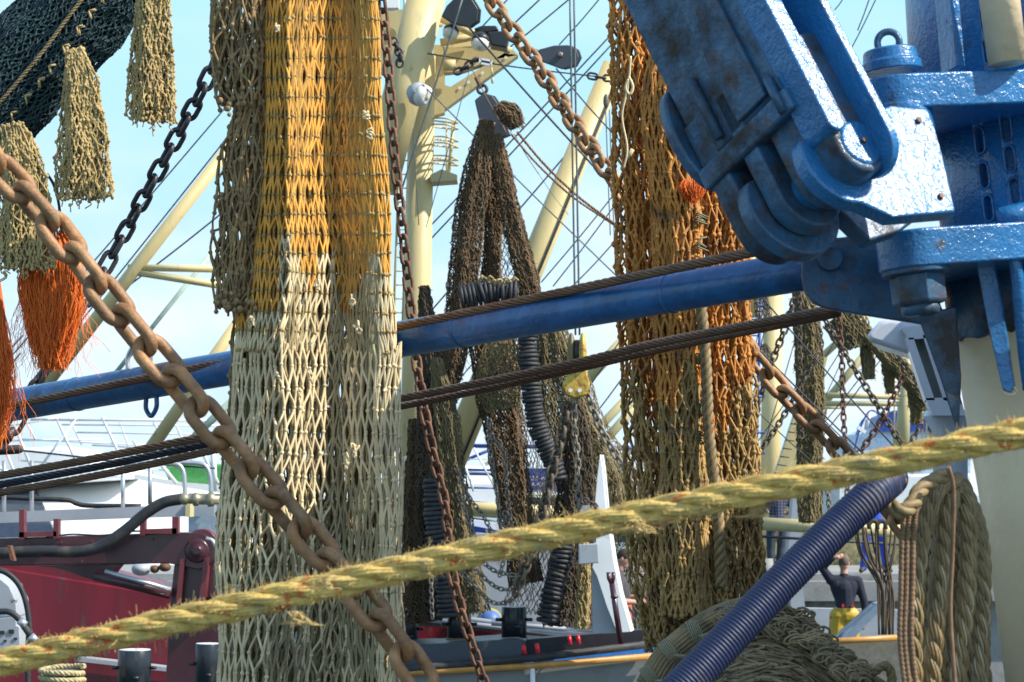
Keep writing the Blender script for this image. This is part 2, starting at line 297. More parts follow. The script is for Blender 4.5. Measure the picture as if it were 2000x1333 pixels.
# ------------------------------------------------------------ generators: nets, chains, ropes, hair
def net_tube(bs, spine, d, ncell, rowpx, rpx, pleat=(5, .12), dfac=.7, layers=(1.0,), jit=.2, knots=True, seg=4, k=4, split=None, rag=0.0, kr=1.9, hole=0.0, sweep=0.6, arc=(0, 1), prof=None, kb=None, inner=None):
    """knotted diamond netting hung as a pleated closed tube; spine = [(x, y, half width[, distance])]"""
    if not isinstance(bs, (list, tuple)): bs = [bs]
    sp_ = np.array([(s[0], s[1], s[2], s[3] if len(s) > 3 else d) for s in spine], float)
    # densify the spine
    q = []
    n0 = len(sp_); ext = np.vstack([2 * sp_[0] - sp_[1], sp_, 2 * sp_[-1] - sp_[-2]])
    for t in np.linspace(0, n0 - 1 - 1e-6, 60 * (n0 - 1)):
        i = int(t); u = t - i; a, b_, c, e = ext[i:i + 4]
        w = .5 * ((2 * b_) + (-a + c) * u + (2 * a - 5 * b_ + 4 * c - e) * u * u + (-a + 3 * b_ - 3 * c + e) * u ** 3) if n0 > 2 else b_ + (c - b_) * u
        q.append(w)
    q = np.array(q); L = np.r_[0, np.cumsum(np.hypot(np.diff(q[:, 0]), np.diff(q[:, 1])))]
    for li, lay in enumerate(layers):
        nr = int(L[-1] / rowpx) + 1; ph = rng.uniform(0, 6.28); s = np.linspace(0, L[-1], nr)
        cx, cy, cw, cd = [np.interp(s, L, q[:, i]) for i in range(4)]
        tx, ty = np.gradient(cx), np.gradient(cy); tl = np.hypot(tx, ty) + 1e-9; pxn, pyn = ty / tl, -tx / tl
        J, I = np.meshgrid(np.arange(nr), np.arange(ncell), indexing='ij')
        th = arc[0] * 2 * np.pi + (arc[1] - arc[0]) * 2 * np.pi * ((I + .5 * (J % 2)) / ncell) + rng.normal(0, .02, I.shape)
        vv = J / nr
        def pos(th, J_):
            v_ = J_ / nr; jj = np.clip(J_, 0, nr - 1)
            f = lambda a: np.interp(jj, np.arange(nr), a)
            pf = lay * (1 + pleat[1] * np.sin(pleat[0] * th + ph + sweep * 3 * v_) + .4 * pleat[1] * np.sin((pleat[0] * 2 + 1) * th + 2 * ph - sweep * 4 * v_))
            a = f(cw) * (np.cos(th) * pf + .035 * np.sin(J_ * .33 + 2.3 * th + ph) + .02 * np.sin(J_ * .71 - 1.7 * th)); dep = f(cw) * f(cd) / FPX * (dfac * np.sin(th) * pf + (np.interp(np.cos(th), prof[0], prof[1]) * (np.sin(th) > 0) if prof else 0))
            return np.stack([f(cx) + f(pxn) * a, f(cy) + f(pyn) * a, f(cd) - dep], -1)
        jn = rng.normal(0, 1, I.shape + (3,)) * np.array([jit * rpx * 2, jit * rowpx * .35, m(jit * rpx * 2, d)])
        nodes = pos(th, J.astype(float)) + jn
        segs = []
        tt = np.linspace(0, 1, seg); st = tt * tt * (3 - 2 * tt)
        for side in (0, 1):
            i0 = I[:-1]; j0 = J[:-1]; odd = (j0 % 2)
            i1 = (i0 + np.where(odd == 1, side, side - 1)) % ncell
            th0 = th[j0, i0]; th1 = th[j0 + 1, i1]; span = (arc[1] - arc[0]) * 2 * np.pi
            dth = th1 - th0; dth = np.where(dth > span / 2, dth - span, np.where(dth < -span / 2, dth + span, dth)) if arc == (0, 1) else dth
            ok = np.abs(dth) < span * .3
            T = th0[..., None] + dth[..., None] * st; JJ = j0[..., None] + tt
            pt = pos(T, JJ) + jn[j0, i0][..., None, :] * (1 - tt)[:, None] + jn[j0 + 1, i1][..., None, :] * tt[:, None]
            segs.append(pt[ok])
        pt = np.concatenate(segs); keep = rng.random(len(pt)) >= hole
        if rag: keep &= ~((pt[:, -1, 1] > pt[:, :, 1].max() - rag) & (rng.random(len(pt)) < .35))
        pt = pt[keep]; mid = pt[:, seg // 2]
        side_ = np.array([split(x, y) for x, y in mid[:, :2]]) if split else np.zeros(len(pt), int)
        W = PXA(pt[..., 0], pt[..., 1], pt[..., 2])
        rr = m(rpx, d) * rng.uniform(.85, 1.15, len(pt))
        for q_, bb in enumerate(bs):
            sel = side_ == q_
            (inner[q_] if inner is not None and li > 0 else bb).ptubes(W[sel], rr[sel], k)
        if knots and li == 0:
            nd = nodes.reshape(-1, 3); ks = np.array([split(x, y) for x, y in nd[:, :2]]) if split else np.zeros(len(nd), int)
            Wn = PXA(nd[:, 0], nd[:, 1], nd[:, 2])
            for q_, bb in enumerate(bs): (kb[q_] if kb else bb).blobs(Wn[ks == q_], m(rpx * kr, d) * rng.uniform(.8, 1.25, (ks == q_).sum()))
def fuzz(b, spine, d, n, lenpx, rpx, dfac=.7, k=3, down=.7):
    sp_ = np.array([(s[0], s[1], s[2]) for s in spine], float); L = np.r_[0, np.cumsum(np.hypot(np.diff(sp_[:, 0]), np.diff(sp_[:, 1])))]
    s = rng.uniform(0, L[-1], n); c = np.stack([np.interp(s, L, sp_[:, i]) for i in range(3)], 1); th = rng.uniform(0, 6.283, n)
    x = c[:, 0] + c[:, 2] * np.cos(th); dep = d - m(c[:, 2] * dfac * np.sin(th), d); ln = lenpx * rng.uniform(.4, 1.3, n)
    dx = np.cos(th) * .5 + rng.normal(0, .45, n); dy = down + rng.normal(0, .5, n)
    t = np.linspace(0, 1, 4)
    X = x[:, None] + dx[:, None] * ln[:, None] * t + rng.normal(0, .12, (n, 4)) * lenpx * t; Y = c[:, 1][:, None] + dy[:, None] * ln[:, None] * t ** 1.4 + rng.normal(0, .1, (n, 4)) * lenpx * t
    D = dep[:, None] - m(np.sin(th)[:, None] * ln[:, None] * t * .5, d)
    b.ptubes(PXA(X, Y, D), m(rpx, d), k)
_links = {}
def link_mesh(pitch, wire, mat, wid=1.28, k=8, n=8):
    key = (round(pitch, 5), round(wire, 5), mat.name)
    if key in _links: return _links[key]
    hl = (pitch + wire) / 2; hw = wire * wid; s = hl - hw; pts = []
    for i in range(n + 1): a = -math.pi / 2 + math.pi * i / n; pts.append((s + hw * math.cos(a), hw * math.sin(a), 0))
    for i in range(n + 1): a = math.pi / 2 + math.pi * i / n; pts.append((-s + hw * math.cos(a), hw * math.sin(a), 0))
    pts = np.array(pts); N = len(pts); nxt = np.roll(pts, -1, 0) - np.roll(pts, 1, 0); nxt /= np.linalg.norm(nxt, axis=1)[:, None]
    side = np.stack([nxt[:, 1], -nxt[:, 0], 0 * nxt[:, 0]], 1); a = np.arange(k) * 2 * math.pi / k
    v = pts[:, None] + wire / 2 * (np.cos(a)[None, :, None] * side[:, None] + np.sin(a)[None, :, None] * np.array([0, 0, 1.0]))
    i = np.arange(N)[:, None] * k; i2 = np.roll(np.arange(N), -1)[:, None] * k; j = np.arange(k)[None]; j2 = (j + 1) % k
    q = np.stack([i + j, i + j2, i2 + j2, i2 + j], -1).reshape(-1, 4)[:, ::-1].copy()
    b = MB(); b.add(v.reshape(-1, 3), q); me = b.mesh('link', (0, 0, 0), mat); _links[key] = (me, v.reshape(-1, 3), q); return _links[key]
def chain(name, label, path, pitch, wire, mat, group=None, parts=True, roll=20, wid=1.28, k=8, cat='chain', n=8, twist=0):
    path = smooth_path(path, 60); pts = resample(path, pitch); me, lv, lq = link_mesh(pitch, wire, mat, wid, k, n)
    mats = []
    for i in range(len(pts) - 1):
        x = unit(pts[i + 1] - pts[i]); view = unit((pts[i] + pts[i + 1]) / 2 - EYE); z = view - x * np.dot(view, x); z = unit(z); y = np.cross(z, x)
        a = R(roll + (90 if i % 2 else 0) + twist * i + random.uniform(-6, 6)); z2 = z * math.cos(a) + y * math.sin(a); y2 = np.cross(z2, x)
        mats.append((np.stack([x, y2, z2], 1), (pts[i] + pts[i + 1]) / 2))
    org = np.array([pts[:, 0].mean(), pts[:, 1].mean(), pts[:, 2].min()])
    if parts and len(mats) <= 100:
        t = thing(name, label, cat, org, group)
        for Rm, c in mats:
            o = bpy.data.objects.new('link', me); col.objects.link(o); o.parent = t
            mt4 = Matrix.Identity(4)
            for a in range(3):
                for b_ in range(3): mt4[a][b_] = Rm[a, b_]
                mt4[a][3] = (c - org)[a]
            o.matrix_local = mt4
        return t
    b = MB()
    for Rm, c in mats: b.add(lv @ Rm.T + c, lq)
    return single(b, name, mat, label, cat, group)
def rope_strands(path, rad, n, lay, step=None, core=.5):
    path = np.array(path, float); P_ = resample(smooth_path(path, 200), step or lay / 10); t, N, B = frames(P_)
    s = np.r_[0, np.cumsum(np.linalg.norm(np.diff(P_, axis=0), axis=1))]; out = []
    for i in range(n):
        a = 2 * math.pi * (i / n + s / lay); out.append(P_ + rad * core * (np.cos(a)[:, None] * N + np.sin(a)[:, None] * B))
    return out
def twisted(b, path, rad, n=6, lay=None, k=5, core=.62, sr=None, step=None):
    lay = lay or rad * 12
    for st in rope_strands(path, rad, n, lay, step, core): b.tube(st, sr or rad * (1 - core) * (1.0 if n > 3 else 1.12), k)
    if n > 3: b.tube(smooth_path(path, 80), rad * .5, 6)
    return b
def hair(b, root, n, length, rpx, d, spread, wave=6, taper=.25, k=3, steps=12, shape=None):
    """root (x, y, half width) pixels; fibres fall with a belly and gather at the tip"""
    x0, y0, w0 = root; t = np.linspace(0, 1, steps); u = rng.uniform(-1, 1, n); z = rng.uniform(-1, 1, n); ln = length * rng.uniform(.55, 1.08, n)
    env = np.interp(t, *(shape or ([0, .35, .7, 1], [.5, 1, .8, .35]))); ph = rng.uniform(0, 6.3, (n, 2)); am = rng.uniform(.2, 1.2, n) * wave
    clump = np.round(u * 5) / 5; uu = u * .45 + clump * .55 * np.ones(n)
    X = x0 + uu[:, None] * w0 * .5 * (1 - t) + uu[:, None] * spread * env + am[:, None] * np.sin(ph[:, :1] + t * 7) * t + rng.normal(0, wave * .35, (n, 1)) * t
    Y = y0 + ln[:, None] * t; Z = d + m(z[:, None] * spread * .6 * env + am[:, None] * np.cos(ph[:, 1:] + t * 6) * t, d)
    b.ptubes(PXA(X, Y, Z), m(rpx, d), k)

# ============================================================ water, quay, distance
b = MB(); b.add([(-900, -40, 0), (900, -40, 0), (900, 2200, 0), (-900, 2200, 0)], [(0, 1, 2, 3)])
struct(b, 'water', M('harbour_water', (.03, .05, .05), .12, var=(.4, .3), bump=[(1.6, .5, .3)]))
# quay edge across the basin, 42 m away
b = MB(); b.box((2, 44.6, 1.15), (60, 5.0, 2.7)); b.box((2, 42.0, 2.2), (60, .5, .35))
struct(b, 'quay', CONC)

# ============================================================ foreground: blue hinge on the cream post
A = unit((-.105, .02, 1))                                    # leaning axis of post and hinge pin
PC = P(2085, 640, 5.35)                                      # on the post axis
def along(z): return PC + A * ((z - PC[2]) / A[2])
def zz(y, d): return P(1900, y, d)[2]
post = thing('mast_post', 'thick leaning cream post with a blue painted upper part beside the rope coil', 'mast post', along(3.0))
R0 = .240
b = MB(); z0, z1 = zz(1500, 5.1), zz(618, 5.1); b.lathe(along(z0), A, [(0, R0 - .002), ((z1 - z0) * .5, R0 + .002), ((z1 - z0), R0 + .024)], 96); b.build('post_shaft', CREAM, post)
b = MB(); z2 = zz(180, 5.1)
zl = zz(470, 5.1); b.lathe(along(z1 - .012), A, [(0, R0 + .027), (.004, R0 + .030), (zl - z1 + .02, R0 + .034)], 96)
for q in range(96): n_ = .006 * math.sin(q * 1.9) * math.sin(q * .7) + .006 * math.sin(q * 3.7 + 1) - (.008 if q % 31 == 7 else 0); b.V[0][q] += A * n_; b.V[0][96 + q] += A * n_
b.build('blue_collar', BLUED, post)
# drum with oval slots between the two flanges
def stadium_pts(c, up, side, hw, hh, n=8):
    o = []
    for i in range(n + 1): a = math.pi * i / n; o.append(c + side * hw * math.cos(a) + up * ((hh - hw) + hw * math.sin(a)))
    for i in range(n + 1): a = math.pi + math.pi * i / n; o.append(c + side * hw * math.cos(a) + up * (-(hh - hw) + hw * math.sin(a)))
    return o
def slotted(name, za, zb, ra, rb, slots, parent, mat):
    b = MB(); h = (zb - za) / A[2]; b.lathe(along(za), A, [(0, ra), (h, rb)], 128); o = b.build(name, mat, parent)
    c = MB(); ctrs = []
    for (x, y, d) in slots:
        p = P(x, y, d); ax = along(p[2]); nrm = unit(p - ax - A * np.dot(p - ax, A)); side = np.cross(A, nrm)
        rr = ra + (rb - ra) * (p[2] - za) / (zb - za); cc = ax + nrm * rr; ctrs.append((cc, nrm, side))
        c.prism([q - nrm * .022 for q in stadium_pts(cc, A, side, .0115, .029)], nrm * .06)
    co = c.build('slot_cutter', mat, parent); md = o.modifiers.new('slots', 'BOOLEAN'); md.operation = 'DIFFERENCE'; md.object = co; md.solver = 'EXACT'
    dg = bpy.context.evaluated_depsgraph_get(); me = bpy.data.meshes.new_from_object(o.evaluated_get(dg)); o.modifiers.clear(); o.data = me
    me.materials.clear(); me.materials.append(mat); bpy.data.objects.remove(co)
    for cc, nrm, side in ctrs:
        r_ = MB(); pts = stadium_pts(cc + nrm * .0, A, side, .0125, .030, 8); pts.append(pts[0]); r_.tube(pts, .0022, 6, caps=False); r_.build('slot_rim', mat, parent)
    return o
zt, zb_ = zz(200, 5.1), zz(415, 5.1)
slotted('slotted_drum', zz(470, 5.1), zt + .03, .262, .262, [(1852, 250, 5.1), (1863, 320, 5.1), (1873, 385, 5.1), (1950, 236, 5.1), (1958, 298, 5.1), (1970, 362, 5.1)], post, BLUE)
slotted('upper_sleeve', zt, zt + .55, .300, .265, [(1822, 42, 5.15), (1913, 22, 5.1), (1922, 88, 5.1)], post, BLUE)
# cream cone standing proud above the sleeve at the right edge
b = MB(); c0 = P(1966, 108, 4.94); b.lathe(c0 - A * .02, A, [(0, .042), (.5, .048)], 40); b.build('cream_tube', CREAM, post)
# vertical ribs on the sleeve
b = MB()
for (x, y, w) in ((1862, 60, .012),):
    a0 = P(x, 140, 5.04); a1 = P(x - 18, -60, 5.06); b.beam(a0, a1, .022, .075, up=(.3, -1, 0))
b.build('rib', BLUE, post, bevel=.004)
# flanges: hull of a disc round the post and a lug round the hinge pin
PIN = P(1784, 490, 4.93)
def pin_at(z): return PIN + A * ((z - PIN[2]) / A[2])
def hull2(c1, r1, c2, r2, n=28):
    d_ = c2 - c1; d_ = d_ - A * np.dot(d_, A); L = np.linalg.norm(d_); u = d_ / L; w = np.cross(A, u); al = math.acos((r1 - r2) / L); o = []
    for i in range(n + 1): a = al + (2 * math.pi - 2 * al) * i / n; o.append(c1 + r1 * (math.cos(a) * u + math.sin(a) * w))
    c2 = c1 + d_
    for i in range(n + 1): a = -al + 2 * al * i / n; o.append(c2 + r2 * (math.cos(a) * u + math.sin(a) * w))
    return o
for yy, th_, rr in ((497, .082, .078), (192, .076, .073)):
    pz = pin_at(P(1784, yy, 4.93)[2]); b = MB(); b.prism(hull2(along(pz[2]), .335, pz, rr), A * th_); b.build('flange', BLUE, post, bevel=.006)
# hinge pin: eye cap on top, washer and hexagon nut below
pt = pin_at(P(1784, 192, 4.93)[2]) + A * .062; b = MB(); b.lathe(pt - A * .004, A, [(0, .066), (.020, .066), (.024, .060), (.046, .057), (.050, .052)], 48); b.build('pin_cap', BLUE, post, bevel=.003)
b = MB(); top = pt + A * .046; e1 = unit(np.cross(A, (0.25, 1, 0))); ring = [top - e1 * .021 + A * (-.01)] + [top + A * .016 + .0235 * (-math.cos(a) * e1 + math.sin(a) * A) for a in np.linspace(0, math.pi, 14)] + [top + e1 * .021 + A * (-.01)]
b.tube(ring, .0078, 12); b.build('lifting_eye', BLUED, post)
b = MB(); pt = pin_at(P(1790, 500, 4.93)[2]); b.lathe(pt, -A, [(0, .074), (.003, .076), (.040, .074), (.043, .06)], 48); b.build('washer', BLUED, post, bevel=.003)
b = MB(); pt = pt - A * .042; b.lathe(pt, -A, [(0, .060), (.058, .060), (.066, .052)], 6, smooth=False, phase=.35); b.build('hexagon_nut', BLUED, post, bevel=.0035)
b = MB(); b.lathe(pt - A * .062, -A, [(0, .044), (.022, .04), (.026, .03)], 24); b.build('pin_end', BLUED, post)
# gusset blade under the nut, strap bar and pipe running down over the cream paint
b = MB(); e = unit((.25, .9, 0)); b.prism(PL([(1790, 612), (1866, 600), (1876, 735), (1871, 850), (1838, 745)], 5.02), e * .03); b.build('gusset', BLUED, post, bevel=.004)
b = MB(); b.prism(PL([(1900, 480), (1934, 476), (1958, 600), (1981, 755), (1972, 768), (1958, 762), (1930, 640)], 5.02), np.array((.01, .03, 0))); b.build('strap_bar', BLUE, post, bevel=.003)
b = MB(); b.tube(smooth_path(PL([(1950, 492, 5.12), (1968, 488, 4.98), (1984, 520, 4.96), (1992, 600, 4.98), (2000, 680, 5.0), (2010, 760, 5.03)]), 30), m(13, 5), 14); b.tube(smooth_path(PL([(1952, 428, 4.98), (1985, 420, 4.97), (2060, 405, 5.0)]), 10), m(22, 5), 16); b.build('pipe', BLUE, post)
b = MB(); q = P(1972, 764, 5.03); b.tube(smooth_path([q + np.array((math.cos(a) * .014, -.004, math.sin(a) * .009)) for a in np.linspace(0, 6.2, 14)], 30), .003, 6); b.build('weld_ring', CREAM, post)

# ------------------------------------------------------------ swivel block and boom heel (stacked plates about the horizontal pin)
E = unit((-.46, .78, -.415))                                  # from the lit faces back into the stack
C0 = P(1662, 298, 4.45)
NE = E
def on(x, y, t=0.0): return PP(x, y, C0 + E * t, NE)
bd = on(1536, 20) - on(1675, 286); bd = unit(bd); bs_ = unit(np.cross(bd, E)); 
if bs_[0] < 0: bs_ = -bs_
def lug(c, r, L, w=None, n=22):                              # rounded end round c, straight sides towards the boom
    o = []
    for i in range(n + 1): a = math.pi * i / n; o.append(c + r * (math.cos(a) * bs_ - math.sin(a) * bd))
    w = w or r
    o += [c - bs_ * w + bd * L, c + bs_ * w + bd * L]; return o
heel = thing('boom_heel', 'massive blue boom heel with forked rounded plates and deep recess over the hinge', 'boom fitting', C0)
T = .31
pins = MB(); pins.lathe(C0 - E * .040, E, [(0, .045), (.004, .050), (.03, .050), (.034, .045), (.05, .047), (T - .02, .040)], 48); 
# fork plates
def fork(t0, t1, r, L=.26, dx=0.0):
    b = MB(); b.prism(lug(C0 + E * t0 + bs_ * dx, r, L), E * (t1 - t0)); return b
fork(-.035, .12, .062).build('fork_plate', BLUED, heel, bevel=.010)
fork(.145, .195, .078).build('fork_plate', BLUED, heel, bevel=.008)
fork(.245, T, .080).build('fork_plate', BLUED, heel, bevel=.008)
# collar across the fork and the body of the boom behind it
cb = C0 + bd * .115
b = MB(); b.prism([cb - bs_ * .088, cb + bs_ * .078, cb + bs_ * .078 + bd * .048, cb - bs_ * .088 + bd * .048], E * (T + .012)); b.build('collar', BLUED, heel, bevel=.008)
cb = C0 + bd * .163 + E * .012
b = MB(); b.prism([cb - bs_ * .078, cb + bs_ * .070, cb + bs_ * .070 + bd * .62, cb - bs_ * .078 + bd * .62], E * (T - .02)); b.build('boom_body', BLUED, heel, bevel=.010)
# raised side rail with the bright edge, a deep recess between it and the near cheek
cb = C0 + bs_ * .052 - E * .105
def rail(t0, t1, w0, w1, Lr, down):
    o = []; c = C0 + bs_ * ((w0 + w1) / 2) + E * t0; r = abs(w1 - w0) / 2
    for i in range(15): a = math.pi * i / 14; o.append(c - bd * down + r * (math.cos(a) * bs_ - math.sin(a) * bd))
    o += [c - bs_ * r + bd * Lr, c + bs_ * r + bd * Lr]; b = MB(); b.prism(o, E * (t1 - t0)); return b
b = MB(); c = C0 + bs_ * .026 + E * (-.02); o = [c + .068 * (math.cos(a) * E - math.sin(a) * bd) for a in np.linspace(0, math.pi, 16)]; o += [c - E * .068 + bd * .8, c + E * .068 + bd * .8]
b.prism(o, bs_ * .022); b.build('side_rail', BLUE, heel, bevel=.004)
rail(-.052, .03, -.074, -.030, .75, -.05).build('near_cheek', BLUE, heel, bevel=.005)
b = MB(); cb = C0 + bd * .115 - E * .028; b.prism([cb - bs_ * .034, cb + bs_ * .076, cb + bs_ * .076 + bd * .05, cb - bs_ * .034 + bd * .05], E * .05); b.build('step', BLUE, heel, bevel=.005)
# doubler plate and weld bead on the dark flank
b = MB(); fl = C0 - bs_ * .078 + bd * .175 + E * .05; b.prism([fl, fl + E * .10, fl + E * .10 + bd * .5, fl + bd * .5], -bs_ * .012); b.build('doubler_plate', BLUED, heel, bevel=.004)
b = MB(); fl = C0 - bs_ * .088 + bd * .18 + E * .215; b.tube([fl, fl + bd * .14], .011, 10); b.build('weld_bead', BLUED, heel); b = MB(); b.tube([fl - bs_ * .002 - E * .19 - bd * .06, fl - E * .19 + bd * .02], .010, 10); b.build('weld_bead', BLUED, heel)
# bulging far cheek
b = MB(); o = []; c = C0 + E * (T + .0) + bd * .13
for i in range(20): a = math.pi * i / 19; o.append(c + bd * (.11 - .12 * math.cos(a)) - bs_ * (.05 + .055 * math.sin(a)))
o += [c + bd * .23 + bs_ * .05, c - bd * .01 + bs_ * .05]; b.prism(o, E * .03); b.build('far_cheek', BLUED, heel, bevel=.008)
pins.build('horizontal_pin', BLUE, heel, bevel=.003)
b = MB(); b.lathe(C0 - E * .044, -E, [(0, .006), (.004, .005)], 12); b.build('grease_nipple', CHAINR, heel)

block = thing('swivel_block', 'bright blue swivel block between the two flanges carrying the boom heel pin', 'hinge block', on(1760, 400, .1))
def blk(t0, t1, rr, outline):
    o = [on(x, y, t0) for x, y in outline]; c = C0 + E * t0; n = 18
    lo = on(1690, 415, t0) - c; a1 = math.atan2(np.dot(lo, -bd), np.dot(lo, bs_)); b = MB()
    arc_ = [c + rr * (math.cos(a) * bs_ - math.sin(a) * bd) for a in np.linspace(math.pi * 1.2, a1, n)]
    b.prism(arc_ + o, E * (t1 - t0)); return b
ol = [(1745, 424), (1868, 414), (1842, 300), (1826, 245), (1812, 212), (1742, 205)]
blk(.024, .062, .099, ol).build('lug_plate', BLUE, block, bevel=.006)
ol2 = [(1790, 444), (1842, 420), (1820, 300), (1806, 245), (1742, 215)]
blk(.20, .24, .112, [(1700, 470), (1760, 450), (1800, 420), (1780, 300), (1700, 230)]).build('lug_plate', BLUED, block, bevel=.006)
b = MB(); za, zb2 = P(1784, 415, 4.93)[2] + .002, P(1765, 208, 4.93)[2]; b.lathe(pin_at(za), A, [(0, .080), ((zb2 - za), .076)], 40); b.build('barrel', BLUE, block, bevel=.004)
b = MB()
for x, y in ((1794, 236), (1838, 384)): q = on(x, y, .021); b = MB(); b.lathe(q, -E, [(0, .007), (.004, .0055)], 12); b.build('grease_nipple', CHAINR, block)

# lower bracket plate that holds the long blue boom
br = thing('boom_bracket', 'dark blue rounded bracket plate under the hinge holding the long boom', 'bracket', P(1680, 540, 5.2))
e = unit((.12, 1, .05))
b = MB(); b.prism(smooth_path(PL([(1566, 512), (1572, 490), (1592, 472), (1640, 464), (1730, 462), (1800, 520), (1850, 640), (1790, 632), (1700, 618), (1610, 602), (1578, 580), (1565, 545), (1566, 512)], 5.2), 60)[:-1], e * .045); b.build('plate', BLUED, br, bevel=.006)
b = MB(); b.prism(smooth_path(PL([(1566, 512), (1572, 490), (1592, 472), (1640, 464), (1730, 462), (1800, 520), (1850, 640), (1790, 632), (1700, 618), (1610, 602), (1578, 580), (1565, 545), (1566, 512)], 5.35), 60)[:-1], e * .045); b.build('plate', BLUED, br, bevel=.006)
b = MB(); b.lathe(P(1622, 505, 5.18), e, [(0, .026), (.006, .030), (.03, .030)], 32); b.build('pivot_pin', BLUED, br, bevel=.002)

# ------------------------------------------------------------ long blue boom
ba, bb = P(-60, 806, 7.5), P(1600, 524, 5.31)
boom = thing('long_boom', 'long blue tubular boom crossing the whole width behind the chain', 'boom', (ba + bb) / 2)
b = MB(); pts = smooth_path([ba, bb], 40); b.tube(pts, np.linspace(m(31, 7.5), m(40, 5.3), 40), 32); b.build('boom_tube', BOOMB, boom)
for t_ in (.17, .41, .52, .66, .87): b = MB(); c = ba + (bb - ba) * t_; w = np.interp(t_, [0, 1], [m(31, 7.5), m(40, 5.3)]); u_ = unit(bb - ba); b.lathe(c, u_, [(-.006, w), (-.002, w + .0022), (.003, w + .0024), (.007, w)], 32); b.build('weld_seam', BOOMB, boom)
def boomp(x, off, fr=0.0):                                   # a point beside the boom axis at pixel column x
    t = (x + 60) / 1660; 
    # depth is linear in world along the tube; solve by pixel column
    p = ba + (bb - ba) * t
    for _ in range(6):
        w = ba + (bb - ba) * t; v = w - EYE; f = np.dot(v, FW); px_ = 1000 + FPX * v[0] / f; t += (x - px_) / 1660
    return w + np.array((0, -fr, off))
b = MB(); q1, q2 = boomp(250, .045), boomp(292, .045); c = (q1 + q2) / 2
b.tube(smooth_path([q1, q1 + (0, 0, .045), c + (0, 0, .085), q2 + (0, 0, .045), q2], 24), .0075, 10); b.build('eye_bow', ALU, boom)
b = MB(); q1, q2 = boomp(286, -.045), boomp(306, -.045); c = (q1 + q2) / 2
b.tube(smooth_path([q1, q1 - (0, 0, .035), c - (0, 0, .058), q2 - (0, 0, .035), q2], 24), .0072, 10); b.build('lower_eye', BOOMB, boom)
# wire ropes along and under the boom
def wire(name, label, pts, rp, mat=WIRE, n=6, group='wire ropes along the boom'):
    p = PL(pts); b = MB(); twisted(b, p, rp, n, rp * 13, 5, .62); return single(b, name, mat, label, 'wire rope', group)
wire('wire_rope', 'rusty wire rope lying along the top front of the blue boom', [(-60, 810, 7.2), (230, 750, 6.86), (455, 704, 6.6), (780, 639, 6.15), (1150, 560, 5.7), (1520, 482, 5.15)], m(9.2, 6.2))
wire('wire_rope', 'upper of the two brown wire ropes just below the blue boom', [(440, 836, 7.2), (780, 779, 6.9), (1100, 714, 6.5), (1300, 667, 6.2), (1640, 602, 5.6)], m(8.6, 6.6))
wire('wire_rope', 'lower of the two brown wire ropes just below the blue boom', [(440, 852, 7.25), (780, 795, 6.95), (1100, 727, 6.55), (1330, 674, 6.25), (1640, 612, 5.65)], m(7.6, 6.6))
wire('wire_rope', 'top one of three wire ropes at lower left above the maroon beam', [(-60, 940, 7.2), (200, 893, 7.0), (480, 838, 6.8)], m(8.5, 7))
wire('wire_rope', 'blackest, middle one of three wire ropes at lower left', [(-60, 958, 7.3), (200, 910, 7.1), (480, 852, 6.9)], m(8, 7), WIRED)
wire('wire_rope', 'lowest of three wire ropes at lower left, with small rust tufts', [(-60, 973, 7.2), (200, 927, 7.0), (480, 866, 6.8)], m(8, 7))

# ------------------------------------------------------------ thick yellow mooring rope in front
yp = smooth_path(PL([(-120, 1325, 3.75), (0, 1296, 3.72), (260, 1232, 3.66), (520, 1172, 3.6), (800, 1108, 3.55), (1100, 1038, 3.5), (1400, 974, 3.45), (1700, 912, 3.4), (1900, 866, 3.36), (2080, 828, 3.33)]), 300)
mr = thing('mooring_rope', 'thick frayed straw yellow mooring rope with orange flecks sagging across the foreground', 'rope', yp[150])
RR = m(28.5, 3.55)
b = MB(); fz = []
for s_i, st in enumerate(rope_strands(yp, RR, 4, RR * 11.5, RR * .28, .56)):
    L = np.arange(len(st)); t, N, B = frames(st); ny = 9; sr = RR * .455
    for y_ in range(ny):
        a = 2 * math.pi * y_ / ny - L * .115; lump = 1 + .16 * np.sin(L * .31 + y_ * 2.1) + .08 * np.sin(L * .11 + y_) + rng.normal(0, .05, len(L))
        pp = st + sr * .62 * lump[:, None] * (np.cos(a)[:, None] * N + np.sin(a)[:, None] * B); b.tube(pp, sr * .36 * (1 + .12 * np.sin(L * .23 + y_)), 6)
        fz.append(pp)
b.build('strands', STRAW, mr)
b = MB(); allp = np.concatenate(fz); n = 9000; q = allp[rng.integers(0, len(allp), n)]; ci = np.argmin(np.abs(yp[None, :, 0] - q[:, :1]), 1); out = q - yp[ci]; out[:, 0] = 0
out /= np.linalg.norm(out, axis=1)[:, None] + 1e-9; dr = out + rng.normal(0, .8, (n, 3)); ln = RR * np.minimum(rng.exponential(.13, n), .32)[:, None] + .001
tt = np.linspace(0, 1, 4)[None, :, None]; pth = q[:, None] + out[:, None] * RR * .14 + dr[:, None] * ln[:, None] * tt + rng.normal(0, .0012, (n, 4, 3)) * tt
b.ptubes(pth, .00045, 3)
for (x, y, s_) in ((1240, 1015, 1), (1485, 985, -1), (575, 1195, 1), (640, 1125, -1), (1440, 968, 1)):   # loose tufts
    for _ in range(26):
        q0 = P(x + random.gauss(0, 6), y, 3.44); w = [q0 + np.array((random.gauss(0, .004) * k_ + .003 * s_ * k_, random.gauss(0, .002), -.005 * k_ + random.gauss(0, .001))) for k_ in range(5)]; b.ptubes(np.array([w]), .0006, 3)
b.build('loose_fibres', FUZZ, mr)

